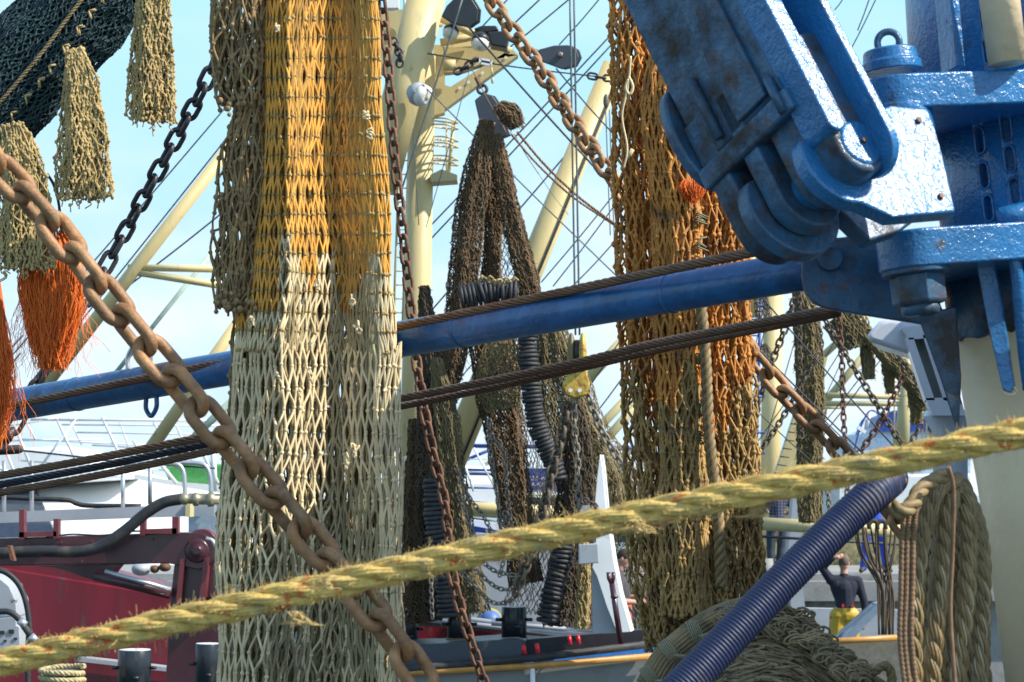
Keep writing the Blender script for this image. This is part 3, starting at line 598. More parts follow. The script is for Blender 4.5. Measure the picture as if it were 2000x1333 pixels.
# ------------------------------------------------------------ big chains
d1 = 4.9
chain('heavy_chain', 'heavy tan rusted chain running diagonally from upper left in front of the nets', PL([(-95, 195), (-10, 320), (80, 412), (170, 530), (265, 650), (350, 750), (440, 860), (530, 965), (625, 1075), (712, 1175), (795, 1285), (870, 1400)], d1), m(78, d1), m(24, d1), CHAINT, k=14, n=12, roll=32, wid=1.17)
d2 = 9.2
chain('heavy_chain', 'long brown chain from the top centre passing behind the rust net', PL([(930, -40, 9.6), (985, 40, 9.5), (1050, 130, 9.4), (1120, 240, 9.2), (1200, 355, 9.0), (1290, 480, 8.9)]), m(35.5, 9), m(11.8, 9), CHAINT, k=10, roll=32)
chain('heavy_chain', 'brown heavy chain from the rust net down right to the rope coil', PL([(1385, 580), (1425, 640), (1480, 708), (1540, 778), (1600, 838), (1670, 915), (1740, 1000), (1800, 1075)], 7.9), m(47, 7.9), m(15, 7.9), CHAINT, k=10, roll=35, wid=1.15)
chain('heavy_chain', 'black chain against the sky left of the big orange net', PL([(440, 70, 8.7), (408, 150, 8.7), (360, 240, 8.8), (300, 350, 8.9), (240, 460, 9), (190, 550, 9), (130, 655, 9), (80, 740, 9), (30, 830, 9), (0, 880, 9)]), m(36, 9), m(10, 9), CHAINB, k=10, roll=20)
chain('slender_chain', 'slender rusty chain hanging down the right side of the big net', PL([(742, -30), (752, 60), (762, 180), (772, 320), (785, 440), (798, 560), (815, 720), (840, 860), (870, 990), (880, 1100), (897, 1180), (925, 1270), (950, 1350)], 8.4), m(26.5, 8.4), m(7.2, 8.4), CHAINR, k=8, roll=35)

# ------------------------------------------------------------ the big net: orange above, pale below, brown flap at the left
dn = 6.1
big = thing('fishing_net', 'tall hanging fishing net, orange above and pale straw below, with a brown flap', 'fishing net', P(600, 1333, dn))
bo, bp_, bq, bk, bi, bj, bk2 = [MB() for _ in range(7)]
def big_split(x, y):
    lim = 545 + 26 * math.sin(x * .031) + 20 * math.sin(x * .083 + 1) + (70 if x < 545 else 0) - (62 if 547 < x < 566 or 618 < x < 652 else 0) + (30 if x > 655 and x < 690 else 0)
    return 0 if y < lim else 1
sp1 = [(622, -40, 112), (620, 150, 118), (620, 300, 128), (622, 450, 138), (620, 600, 150), (617, 800, 160), (612, 950, 169), (608, 1100, 175), (602, 1250, 176), (594, 1370, 172)]
PRF = ([-1, -.56, -.48, .15, .3, 1], [-.1, .08, .42, -.32, -.38, .30])
trash = MB()
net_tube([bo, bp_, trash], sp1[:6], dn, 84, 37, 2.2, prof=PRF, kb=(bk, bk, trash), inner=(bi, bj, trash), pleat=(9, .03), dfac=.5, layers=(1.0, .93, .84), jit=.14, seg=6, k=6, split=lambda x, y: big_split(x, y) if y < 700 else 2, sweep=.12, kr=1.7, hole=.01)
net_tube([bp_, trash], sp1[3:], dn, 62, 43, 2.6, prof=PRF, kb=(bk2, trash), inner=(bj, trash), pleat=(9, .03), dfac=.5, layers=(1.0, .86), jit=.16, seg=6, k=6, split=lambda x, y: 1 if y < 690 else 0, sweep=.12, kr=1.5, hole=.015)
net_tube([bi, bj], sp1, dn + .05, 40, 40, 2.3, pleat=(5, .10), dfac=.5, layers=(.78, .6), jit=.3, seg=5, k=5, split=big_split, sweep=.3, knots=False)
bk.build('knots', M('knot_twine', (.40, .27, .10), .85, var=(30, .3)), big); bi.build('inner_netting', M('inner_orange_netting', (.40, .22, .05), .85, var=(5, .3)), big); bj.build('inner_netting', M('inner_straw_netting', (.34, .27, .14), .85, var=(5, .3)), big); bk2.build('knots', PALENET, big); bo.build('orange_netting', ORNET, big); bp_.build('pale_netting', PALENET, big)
spf = [(478, -40, 46), (470, 100, 50), (470, 205, 40)]
net_tube(bq, spf, dn - .03, 22, 30, 2.6, pleat=(4, .2), layers=(1, .7), jit=.7, seg=5, k=5, rag=30, hole=.05)
spf = [(488, 190, 22), (475, 280, 30), (468, 380, 36), (462, 500, 38), (455, 600, 32)]
net_tube(bq, spf, dn - .03, 17, 32, 2.6, pleat=(4, .22), layers=(1, .7), jit=.7, seg=5, k=5, rag=40, hole=.06)
net_tube(bq, [(428, -30, 12), (424, 60, 14), (430, 110, 10)], dn - .02, 7, 30, 2.3, jit=.8, hole=.1)
spf = [(488, 560, 24), (480, 700, 24), (470, 850, 26), (462, 1000, 28), (450, 1150, 30)]
net_tube(bq, spf, dn + .06, 13, 34, 2.4, pleat=(4, .2), layers=(1, .7), jit=.7, seg=5, k=5, hole=.05)
for _ in range(26):
    x = random.uniform(425, 510); bq.blobs([P(x, random.choice((212, 598, 588)) + random.gauss(0, 8), dn - .08)], m(random.uniform(4, 7), dn))
bq.build('brown_flap', BRNET, big)
for x, y in ((540, 55), (716, 225), (722, 262), (560, 480), (688, 590), (490, 625), (620, 560), (700, 640), (605, 725), (585, 765), (690, 880), (678, 905)):
    b = MB(); w = P(x, y, dn - .14)
    for _ in range(3): b.tube(smooth_path([w + np.array((random.gauss(0, .005), random.gauss(0, .003), random.gauss(0, .009))) for _ in range(6)], 26), .0026, 6)
    b.build('mending_knot', PALENET, big)

# ------------------------------------------------------------ rust net at the centre right
dr_ = 7.3
rn = thing('fishing_net', 'rust orange net bundle hanging behind the blue boom, brown towards its foot', 'fishing net', P(1350, 1280, dr_))
b1, b2 = MB(), MB()
def rsplit(x, y): return 0 if y < 770 + 45 * math.sin(x * .05) + 25 * math.sin(x * .13) - (x - 1200) * .03 else 1
net_tube([b1, b2], [(1256, -30, 56), (1258, 200, 58), (1268, 450, 60), (1280, 700, 62), (1290, 900, 62), (1305, 1080, 66), (1330, 1260, 60)], dr_, 26, 27, 2.6, pleat=(5, .14), layers=(1, .6), jit=.5, seg=5, k=5, split=rsplit, hole=.07, sweep=.3)
net_tube([b1, b2], [(1318, 20, 14), (1300, 200, 40), (1318, 400, 42), (1325, 600, 44), (1332, 800, 42), (1335, 1000, 42), (1340, 1200, 46)], dr_ - .14, 26, 26, 3.1, kr=1.4, pleat=(4, .10), layers=(1, .75, .5), jit=.35, seg=5, k=5, split=rsplit, hole=.02, sweep=.2)
net_tube([b1, b2], [(1372, 240, 30), (1405, 400, 44), (1415, 600, 46), (1425, 800, 50), (1438, 1000, 46), (1448, 1190, 48)], dr_ + .06, 26, 27, 2.5, pleat=(5, .14), layers=(1, .7), jit=.5, seg=5, k=5, split=rsplit, hole=.06, sweep=.3)
net_tube([b1, b2], [(1375, 900, 22), (1385, 1000, 34), (1388, 1200, 36)], dr_ - .02, 18, 24, 2.6, pleat=(4, .2), layers=(1, .7, .4), jit=.8, split=lambda x, y: 1, hole=.05)
b1.build('rust_netting', RUNET, rn); b2.build('brown_netting', RUNETB, rn)
b = MB(); twisted(b, PL([(1366, 560), (1378, 700), (1385, 850), (1402, 1000), (1408, 1150)], dr_ - .2), m(11, dr_), 3, m(52, dr_), 7, .5, m(6.4, dr_)); b.build('lacing_rope', HEMP, rn)
b = MB()
for y in (310, 425, 475, 545, 640, 700, 795, 850):
    for k_ in range(5): b.tube(smooth_path([P(1362 + random.gauss(0, 3), y - 8 + k_ * 4, dr_ - .16), P(1350 - 0 + 14 * 1, y - 8 + k_ * 4, dr_ - .19), P(1378 + random.gauss(0, 4), y - 2 + k_ * 5 + random.gauss(0, 4), dr_ - .15)], 8), m(1.8, dr_), 5)
b.build('lashing', M('green_grey_twine', (.17, .17, .09), .8), rn)
b = MB(); hair(b, (1352, 350, 12), 300, 46, .5, dr_ - .2, 22, 6); b.build('orange_tuft', ORHAIR, rn); b = MB(); hair(b, (1384, 800, 4), 90, 66, .7, dr_ - .2, 8, 6); b.build('orange_tuft', ORHAIR, rn)
b = MB(); b.tube(smooth_path(PL([(1232, 110), (1228, 160), (1222, 190), (1215, 230), (1225, 290), (1218, 330)], dr_ - .18), 40), m(2.2, dr_), 5)
b.tube(smooth_path(PL([(1228, 150), (1236, 170), (1230, 185), (1222, 172), (1228, 155)], dr_ - .18), 20), m(3, dr_), 5); b.rod(P(1224, 312, dr_ - .17), P(1236, 292, dr_ - .18), m(4, dr_), 6); b.build('loose_end', PALENET, rn)

# ------------------------------------------------------------ rolled green net with straw strips, top left
dg = 6.6
gn = thing('net_roll', 'dark green netting rolled round a spar at the top left corner', 'net roll', P(60, 150, dg))
b = MB(); spg = [(-70, 270, 100), (0, 186, 100), (130, 50, 99), (240, -72, 98), (320, -170, 98)]
net_tube(b, spg, dg, 92, 10.5, 2.0, pleat=(8, .035), dfac=.8, layers=(1, .88, .72), jit=.3, seg=4, k=4, knots=True, kr=1.3, sweep=.1)
b.build('netting', GRNET, gn)
b = MB(); b.tube(smooth_path(PL(spg and [(s[0], s[1]) for s in spg], dg), 20), m(34, dg), 12); b.build('spar', BLACKP, gn)
b = MB(); q = smooth_path(PL([(-30, 228), (10, 188), (80, 105), (140, 25), (200, -50)], dg - .15), 60); twisted(b, q, m(3.6, dg), 3, m(24, dg), 5, .5, m(2.3, dg)); b.build('lacing_rope', HEMP, gn)
for (x, y) in ((2, 250), (22, 222), (50, 188), (76, 156), (97, 130), (125, 92), (152, 55), (176, 22), (198, -8)):
    b = MB(); w = P(x, y, dg - .16); e2 = np.array((m(12, dg), 0, m(3, dg))); e3 = np.array((m(3, dg), 0, -m(15, dg)))
    for q in range(3): o = np.array((random.gauss(0, .002), -.003 * q, random.gauss(0, .002))); b.rod(w + o, w + e2 + o, m(1.7, dg), 5); b.rod(w + o, w + e3 + o, m(1.7, dg), 5)
    b.build('twine_tie', STNET, gn)
def strip(label, spine, nc, d=dg - .2, legs=None):
    t = thing('net_strip', label, 'net strip', P(spine[-1][0], spine[-1][1], d), 'straw net strips hanging from the green roll'); b = MB()
    net_tube(b, spine, d, int(nc * 1.5), 13.5, 1.75, pleat=(4, .2), layers=(1, .75, .5), jit=.55, seg=4, k=5, hole=.04, rag=22, dfac=.5); b.build('netting', STNET, t)
    b = MB(); xe, ye, we = spine[-1][:3]
    for k_ in range(14):
        x = xe + random.uniform(-we, we); y = ye + random.gauss(0, 9); b.blobs([P(x, y, d - .02)], m(3.6, d)); b.tube(smooth_path([P(x, y, d - .02), P(x + random.gauss(0, 2), y + 6, d - .02), P(x + random.gauss(0, 5), y + 14, d - .02)], 5), m(1.2, d), 4)
    b.build('frayed_end', STNET, t); return t
strip('straw net strip hanging highest, cut by the top edge of the photo', [(296, -30, 27), (296, 60, 31), (297, 130, 36), (297, 200, 39), (296, 235, 38)], 22)
strip('straw net strip hanging second, between the highest strip and the orange tuft', [(146, 100, 15), (155, 160, 29), (162, 240, 38), (165, 310, 45), (165, 385, 48)], 24)
strip('straw net strip lowest at the left edge, above the orange tuft', [(24, 246, 18), (34, 300, 32), (42, 360, 42), (46, 430, 48), (46, 522, 50)], 26)
def tuft(label, root, n, length, spread, d, sh=None):
    t = thing('fringe_tuft', label, 'fringe', P(root[0], root[1] + length, d), 'orange fibre fringes'); b = MB()
    hair(b, root, n, length, 1.0, d, spread, 13, shape=sh); b.build('fibres', ORHAIR, t)
    b = MB(); hair(b, (root[0], root[1] + length * .3, root[2]), 130, length * .8, .45, d, spread * 1.35, 22, shape=([0, .4, .8, 1], [.3, .9, 1, 1.3])); b.build('stray_fibres', ORHAIR, t)
tuft('big orange fibre tuft under the lowest straw strip', (100, 450, 16), 1900, 255, 54, dg - .1, ([0, .2, .5, .75, 1], [.35, .85, 1.0, .75, .35]))
tuft('orange fibre tuft cut by the left edge of the photo', (-22, 545, 20), 1000, 310, 38, dg, ([0, .4, .8, 1], [.3, .6, 1.0, .5]))
b = MB(); b.tube(smooth_path(PL([(92, 340), (105, 362), (115, 400), (120, 450), (134, 500), (138, 540)], dg - .1), 30), m(2.8, dg), 8); single(b, 'cable', BLACKP, 'thin black cable curving beside the lowest straw strip', 'cable')
sh_ = thing('spar_end', 'dark rounded spar ends poking in at the left edge under the blue boom', 'spar', P(10, 880, 7.6)); b = MB(); b.tube([P(-60, 884, 7.6), P(36, 878, 7.6), P(44, 878, 7.6)], [m(9, 7.6), m(9, 7.6), m(6, 7.6)], 16); b.build('rod', BLACKR, sh_)
b = MB(); b.tube([P(-60, 862, 7.7), P(18, 852, 7.7), P(28, 838, 7.7)], [m(13, 7.6), m(13, 7.6), m(7, 7.6)], 14); b.build('hook', CHAINB, sh_)

# ------------------------------------------------------------ blue ribbed hose, hanging rope coil, cords
hp = smooth_path(PL([(1275, 1400, 4.3), (1400, 1272, 4.35), (1520, 1145, 4.4), (1640, 1025, 4.45), (1720, 952, 4.5), (1740, 935, 4.7)]), 120)
hs = thing('ribbed_hose', 'thick dark blue ribbed hose rising diagonally over the heaped net', 'hose', hp[60])
b = MB(); pts = resample(hp, m(1.3, 4.4)); i = np.arange(len(pts)); b.tube(pts, m(35, 4.4) + m(1.5, 4.4) * np.clip(np.sin(i * 2 * math.pi / 6.0), -.7, .9) + m(.5, 4.4) * np.sin(i * .011 + 1), 28); b.build('hose_wall', HOSEB, hs)
coil = thing('rope_coil', 'bulky olive brown twisted rope coil hanging against the cream post', 'rope coil', P(1840, 1333, 4.75))
loops = [([(1868, 938, 4.75), (1830, 958, 4.68), (1803, 1040, 4.64), (1789, 1140, 4.62), (1783, 1260, 4.62), (1785, 1400, 4.62)], 19.3),
         ([(1880, 950, 4.8), (1856, 985, 4.68), (1845, 1060, 4.66), (1834, 1170, 4.64), (1822, 1280, 4.64), (1818, 1400, 4.64)], 18.7),
         ([(1868, 960, 4.8), (1888, 985, 4.7), (1892, 1060, 4.68), (1888, 1160, 4.66), (1878, 1260, 4.66), (1862, 1400, 4.66)], 19.3),
         ([(1880, 950, 4.9), (1910, 1030, 4.8), (1920, 1120, 4.75), (1918, 1230, 4.74), (1912, 1400, 4.72)], 18.1),
         ([(1850, 950, 4.9), (1862, 1050, 4.82), (1862, 1200, 4.8), (1850, 1400, 4.8)], 18.7),
         ([(1880, 950, 4.98), (1908, 1100, 4.95), (1922, 1400, 4.95)], 19.9), ([(1820, 960, 4.95), (1815, 1100, 4.9), (1810, 1400, 4.9)], 19.9), ([(1842, 955, 4.86), (1836, 1060, 4.78), (1828, 1200, 4.76), (1838, 1400, 4.76)], 18.5), ([(1868, 955, 4.9), (1900, 1010, 4.84), (1904, 1200, 4.84), (1892, 1400, 4.84)], 18.5)]
for pts_, rp_ in loops:
    p = PL(pts_); rad = m(rp_, 4.7); bA, bB = MB(), MB()
    for st in rope_strands(p, rad, 3, -rad * 5.6, rad * .28, .44):
        t, N, B = frames(st); L = np.arange(len(st))
        for y_ in range(8):
            a = 2 * math.pi * y_ / 8 + L * .10; (bB if y_ == 0 else bA).tube(st + rad * .38 * (np.cos(a)[:, None] * N + np.sin(a)[:, None] * B), rad * (.12 if y_ == 0 else .20), 5)
    o = bA.build('rope_turn', HEMP, coil); bB.build('bright_yarn', HEMPL, o)
b = MB(); twisted(b, PL([(1760, 935, 4.6), (1740, 950, 4.55), (1738, 985, 4.52), (1760, 1000, 4.5), (1782, 985, 4.52), (1800, 955, 4.55), (1850, 925, 4.6)]), m(16, 4.6), 3, m(95, 4.6), 7, .48, m(9, 4.6)); b.build('rope_bight', HEMP, coil)
b = MB()
for x0, dx in ((1762, -4), (1772, -5), (1784, -4)):
    pts = smooth_path(PL([(x0 + 6, 985), (x0, 1050), (x0 - 2, 1150), (x0 + dx, 1250), (x0 + dx + 10, 1345)], 4.55), 160); i = np.arange(160); b.tube(pts, m(5.6, 4.55) * (1 + .10 * np.sin(i * 1.6)), 8)
single(b, 'braided_cord', CORD, 'tan braided cord hanging doubled beside the rope coil', 'cord')
b = MB(); b.tube(smooth_path(PL([(1852, 912, 4.5), (1862, 960, 4.52), (1860, 1080, 4.55), (1856, 1200, 4.56), (1866, 1345, 4.56)]), 40), m(5, 4.5), 8); single(b, 'cord', CORD, 'single smooth grey brown cord in front of the rope coil', 'cord')

# ------------------------------------------------------------ heaped net at the bottom, on a grey deck
BTW = M('pale_binding_twine', (.30, .28, .18), .85)
hd = thing('net_heap', 'grey green heap of netting tied in a long sausage behind the blue hose', 'net heap', P(1500, 1333, 6.2))
b = MB()
def heap_top(x): return np.interp(x, [1255, 1290, 1350, 1420, 1500, 1570, 1640, 1700, 1760], [1360, 1300, 1232, 1188, 1176, 1196, 1262, 1312, 1350])
n = 1500; x0 = rng.uniform(1270, 1740, n); lvl = rng.uniform(0, 1, n) ** .8; tt = np.linspace(0, 1, 10)
ln = rng.uniform(60, 220, n); sl = rng.normal(0, .12, n)
X = x0[:, None] + ln[:, None] * (tt - .5); X = np.clip(X, 1262, 1755); top = heap_top(X)
Y = top + 8 + lvl[:, None] * 150 + (np.sin(X * .021 + rng.uniform(0, 6, (n, 1))) * 6 + sl[:, None] * (X - x0[:, None])) ; Y = np.maximum(Y, top + 2)
Z = 6.6 - 1.1 * (lvl[:, None]) - .15 * np.sin(np.clip((Y - top) / 90, 0, 1.5)) + rng.normal(0, .03, (n, 1)) + .05 * np.sin(X * .05 + rng.uniform(0, 6, (n, 1)))
b.ptubes(PXA(X, Y, Z), m(2.6, 6.3), 5)
n = 260; X0 = rng.uniform(1400, 1690, n); tp = heap_top(X0) + rng.uniform(0, 60, n); a = np.linspace(0, 2 * np.pi, 9)
rx = rng.uniform(6, 22, n)[:, None]; ry = rng.uniform(4, 10, n)[:, None]; an = rng.uniform(-.5, .9, n)[:, None]
X = X0[:, None] + rx * np.cos(a) * np.cos(an) - ry * np.sin(a) * np.sin(an); Y = tp[:, None] + rx * np.cos(a) * np.sin(an) + ry * np.sin(a) * np.cos(an)
for q in range(n): b.tube(PXA(X[q], Y[q], np.full(9, 6.35 - rng.uniform(0, .1) - (tp[q] - 1170) / 150)), m(2.2, 6.3), 4, caps=False)
b.build('loose_netting', DUMPNET, hd)
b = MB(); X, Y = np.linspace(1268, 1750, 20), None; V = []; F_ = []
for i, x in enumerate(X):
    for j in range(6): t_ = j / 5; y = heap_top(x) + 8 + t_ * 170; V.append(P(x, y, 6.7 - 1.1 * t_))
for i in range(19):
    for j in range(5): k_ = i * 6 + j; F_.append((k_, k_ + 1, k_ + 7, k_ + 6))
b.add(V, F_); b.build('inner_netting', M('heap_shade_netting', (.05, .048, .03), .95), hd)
b = MB(); spz = [(1268, 1345, 26), (1300, 1290, 26), (1345, 1248, 26), (1400, 1212, 25), (1460, 1192, 24), (1530, 1180, 22)]
c_ = np.array([(s[0], s[1]) for s in spz], float)
for q in range(46):
    th = 2 * math.pi * q / 46; rr = 1 + .06 * math.sin(q * 3.1); pts = []
    for i, s in enumerate(spz):
        tn = c_[min(i + 1, 5)] - c_[max(i - 1, 0)]; tn /= np.hypot(*tn); w = s[2] * rr; pts.append(P(s[0] + tn[1] * w * math.cos(th), s[1] - tn[0] * w * math.cos(th), 6.15 - m(w * math.sin(th), 6.1)))
    b.tube(smooth_path(pts, 40), m(2.7, 6.1), 5)
b.build('gathered_netting', DUMPNET, hd)
for i, (x, y) in enumerate(((1275, 1325), (1312, 1275), (1362, 1237), (1425, 1203))):
    b = MB()
    for k_ in range(6):
        tn = unit((52, -38 if x < 1340 else -22, 0)); pts = []
        for a in np.linspace(0, 2 * math.pi, 16): w = 29; pts.append(P(x + (k_ - 3) * 4 * tn[0] + (-tn[1]) * w * math.cos(a), y + (k_ - 3) * 4 * tn[1] + tn[0] * w * math.cos(a), 6.15 - m(w * math.sin(a), 6.1)))
        b.tube(pts, m(2, 6.1), 5, caps=False)
    for _ in range(3): b.tube(smooth_path([P(x + 5, y + 5, 5.97), P(x + 30, y + 8 + random.gauss(0, 5), 5.95), P(x + 52, y + 10 + random.gauss(0, 8), 5.98)], 8), m(1.8, 6.1), 4)
    b.build('binding_twine', BTW, hd)
b = MB(); twisted(b, PL([(1660, 1345, 5.4), (1700, 1318, 5.4), (1730, 1300, 5.4), (1742, 1330, 5.4), (1720, 1360, 5.4)]), m(9, 5.4), 3, m(40, 5.4), 6, .5, m(5.4, 5.4)); single(b, 'rope_end', HEMP, 'short bit of twisted rope at the foot of the net heap near the post', 'rope')
b = MB(); w0 = P(1500, 1420, 6); b.box((w0[0], 5.6, w0[2] - .06), (5.0, 3.2, .1)); struct(b, 'deck', DGREY)

# ============================================================ unseen stand-in for the ship's superstructure, placed to shade the coil and the heap
dk = thing('shade_block', 'unseen grey block out of frame right of the leaning post, placed to shade the coil', 'shade_block', (2.9, 6.3, 2.0))
b = MB(); b.box((2.95, 6.4, 3.49), (2.0, 4.2, 3.04)); b.build('wall', LGREY, dk, bevel=.02); b = MB(); b.box((2.95, 6.4, 5.045), (2.15, 4.35, .07)); b.build('roof_edge', WHITE, dk)

# white vent housing between post and far ships
vh = thing('vent_housing', 'white moulded housing with a pointed hood and one long slot window beside the post', 'housing', P(1850, 860, 8.2)); dv = 8.2
b = MB(); b.prism(PL([(1690, 657), (1716, 628), (1738, 622), (1800, 626), (1830, 636), (1800, 700), (1776, 692), (1700, 668)], dv), np.array((.10, .45, .0))); b.build('hood', WHITEG, vh, bevel=.02)
b = MB()
for poly in ([(1762, 640), (1802, 636), (1816, 660), (1776, 664)], [(1768, 660), (1784, 660), (1826, 782), (1808, 782)], [(1802, 655), (1826, 655), (1880, 790), (1843, 782)], [(1808, 778), (1876, 776), (1886, 812), (1822, 812)]):
    b.prism(PL(poly, dv - .12), np.array((.02, .16, 0)))
b.build('column', WHITEG, vh); b = MB(); b.prism(PL([(1776, 660), (1806, 658), (1852, 784), (1806, 786)], dv - .04), np.array((.01, .03, 0))); b.build('slot_window', M('sooty_glass', (.30, .32, .28), .3), vh)
b = MB(); q = P(1855, 812, dv + .05); b.lathe(q, (0, 0, -1), [(-.018, .085), (0, .092), (.02, .086), (.06, .062), (.5, .06)], 32); b.build('base', WHITEG, vh, bevel=.004)

# ============================================================ cream mast, cross tree and stays of the next trawler
dm = 27.0
def pole(bm, a, b_, ra, rb=None, k=20): bm.tube([a, b_], [ra, rb or ra], k); return bm
mast = thing('mast', 'cream tubular mast with slanting leg and pierced cross tree behind the brown net', 'mast', P(802, 1180, dm))
b = MB(); pole(b, P(800, 1200, dm), P(827, 110, dm), m(29, dm), m(24, dm)); b.build('mast_tube', CREAMF, mast)
b = MB(); pole(b, P(738, 372, dm - .5), P(842, -40, dm - .5), m(37, dm), m(37, dm), 28); b.build('slanting_leg', CREAMF, mast)
th_ = np.array((0, .22, 0)); b = MB()
b.prism(PL([(728, 28), (812, 14), (812, 150), (800, 155), (728, 138)], dm + .1), th_); b.prism(PL([(846, 88), (868, 88), (868, 220), (846, 226)], dm + .1), th_)
b.prism(PL([(866, 92), (1000, 96), (1012, 108), (968, 116), (905, 138), (868, 142)], dm + .1), th_); b.prism(PL([(868, 214), (868, 166), (880, 170), (985, 104), (1012, 108)], dm + .1), th_); b.prism(PL([(870, 60), (905, 40), (930, 90), (868, 94)], dm + .4), th_); b.build('cross_tree', CREAMF, mast)
b = MB()
for x, y in ((746, 74), (790, 68), (942, 143), (915, 161), (988, 113), (898, 172)): b.lathe(P(x, y, dm + .09), (0, -1, 0), [(0, m(3.2, dm)), (.004, m(3, dm))], 12)
b.build('bolt_hole', WHITE, mast)
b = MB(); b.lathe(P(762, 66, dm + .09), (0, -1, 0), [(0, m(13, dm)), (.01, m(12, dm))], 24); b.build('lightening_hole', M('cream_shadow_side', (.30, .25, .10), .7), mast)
b = MB(); pole(b, P(838, 26, dm - .2), P(998, 101, dm - .2), m(7.5, dm)); pole(b, P(860, 84, dm), P(935, 70, dm), m(8, dm)); pole(b, P(866, 128, dm - .3), P(890, 128, dm - .3), m(11, dm)); pole(b, P(838, 44, dm - .1), P(862, 46, dm), m(8, dm)); b.build('stay_pipe', CREAMF, mast)
b = MB()
for y in (231, 243, 267, 279, 304, 314):
    b.tube(smooth_path(PL([(844, y, dm), (872, y + 1, dm - .25), (892, y + 8, dm - .1), (892, y + 10, dm + .1), (870, y + 8, dm + .3), (846, y + 5, dm + .2)]), 24), m(1.8, dm), 6)
pole(b, P(886, 236, dm - .1), P(876, 342, dm - .1), m(3.4, dm)); pole(b, P(872, 240, dm + .2), P(872, 340, dm + .2), m(1.6, dm)); b.build('ladder_hoops', CREAMF, mast)
b = MB(); b.prism(PL([(840, 342), (862, 331), (893, 342), (893, 352), (841, 356)], dm - .2), np.array((0, .4, 0))); b.build('platform', CREAMG, mast)
b = MB(); [pole(b, P(782, 250, dm + .4), P(766, 700, dm + .4), m(2.5, dm)), pole(b, P(800, 250, dm + .4), P(784, 700, dm + .4), m(2.5, dm))]
for y in range(260, 700, 27): x = 782 - (y - 250) * .0356; pole(b, P(x, y, dm + .4), P(x + 18, y, dm + .4), m(1.5, dm), k=6)
b.build('ladder', CREAMG, mast)
b = MB(); pole(b, P(740, -40, dm + .6), P(740, 30, dm + .6), m(3, dm)); pole(b, P(790, -40, dm + .6), P(790, 30, dm + .6), m(3, dm)); b.box(P(768, -5, dm + .7), (m(24, dm), .2, m(50, dm))); b.build('top_locker', WHITE, mast)
b = MB(); b.lathe(P(795, 902, dm - .2), (0, -1, 0), [(0, m(11, dm)), (.02, m(10, dm))], 20); b.build('round_disc', LGREY, mast)

def lamp(label, x, y, s, d, ax):
    t = thing('deck_lamp', label, 'lamp', P(x, y, d)); q = P(x, y, d); ax = unit(ax)
    b = MB(); b.lathe(q, -ax, [(0, m(s, d)), (m(s * .5, d), m(s * .98, d)), (m(s * 1.1, d), m(s * .6, d)), (m(s * 1.3, d), m(s * .3, d))], 24); b.build('housing', LGREY if s > 18 else BLACKP, t)
    b = MB(); b.lathe(q, ax, [(0, m(s * .95, d)), (m(s * .5, d), m(s * .9, d)), (m(s * .75, d), m(s * .5, d))], 24); b.build('lens', M('milky_lens', (.75, .73, .66), .25) , t)
    b = MB()
    for k_ in range(3): a = k_ * math.pi / 3; u = unit(np.cross(ax, (0, .2, 1))); w = np.cross(ax, u); e = u * math.cos(a) + w * math.sin(a); b.tube(smooth_path([q + e * m(s, d), q + ax * m(s * .8, d), q - e * m(s, d)], 14), m(1.2, d), 5)
    b.build('guard', CREAMG, t); return t
lamp('large white barrel lamp slung under the slanting cream leg', 822, 186, 24, dm - .9, (.6, -.45, -.35))
lamp('small dark floodlight in a wire cage left of the cross tree', 880, 64, 16, dm - .6, (-.2, -.5, -.8))
lamp('dark floodlight in a wire cage near the middle of the cross tree', 938, 84, 18, dm - .6, (-.1, -.5, -.9))
b = MB(); b.prism(PL([(952, 62), (988, 60), (995, 70), (990, 94), (958, 88)], dm - .5), np.array((0, .3, 0))); single(b, 'flood_lamp', BLACKP, 'square black lamp box behind the tip of the cross tree', 'lamp', bevel=.02)
b = MB(); b.prism(PL([(925, 56), (940, 50), (970, 50), (975, 60), (940, 66)], dm - .4), np.array((0, .3, 0))); single(b, 'flood_lamp', BLACKP, 'flat black lamp box above the middle of the cross tree', 'lamp', bevel=.02)
def pulley(label, outline, d, ring=None, bolt=None, mat=DGREY, th=.16, cat='pulley block'):
    t = thing('pulley_block', label, cat, P(outline[0][0], outline[0][1], d)); b = MB(); b.prism(PL(outline, d), np.array((0, .05, 0))); b.build('cheek', mat, t, bevel=.012)
    b = MB(); b.prism(PL([(x + 6, y + 1) for x, y in outline], d + th), np.array((0.0, .05, 0))); b.build('cheek', mat, t, bevel=.012)
    cx, cy = np.mean([o[0] for o in outline]), np.mean([o[1] for o in outline]); w = min(max(o[0] for o in outline) - min(o[0] for o in outline), max(o[1] for o in outline) - min(o[1] for o in outline))
    b = MB(); b.lathe(P(cx + 2, cy, d + .05), (0, 1, 0), [(0, m(w * .42, d)), (th * .3, m(w * .34, d)), (th * .6, m(w * .42, d))], 24); b.build('sheave', BLACKP, t)
    if bolt: b = MB(); b.lathe(P(bolt[0], bolt[1], d), (0, -1, 0), [(0, m(6, d)), (.03, m(6, d)), (.03, m(3.5, d)), (.06, m(3, d))], 6); b.build('bolt', CHAING, t)
    if ring:
        b = MB(); c = P(ring[0], ring[1], d + .05); pts = [c + m(ring[2], d) * np.array((math.cos(a), 0.15 * math.sin(a), math.sin(a))) for a in np.linspace(0, 2 * math.pi, 20)]; b.tube(pts, m(3.3, d), 8, caps=False); b.build('shackle_ring', CHAINB, t)
    return t
pulley('large black pulley block at the top beside the slanting leg', [(862, 32), (872, 12), (890, -6), (918, -8), (934, 18), (932, 42), (915, 54), (880, 44)], dm - .9, mat=BLACKP)
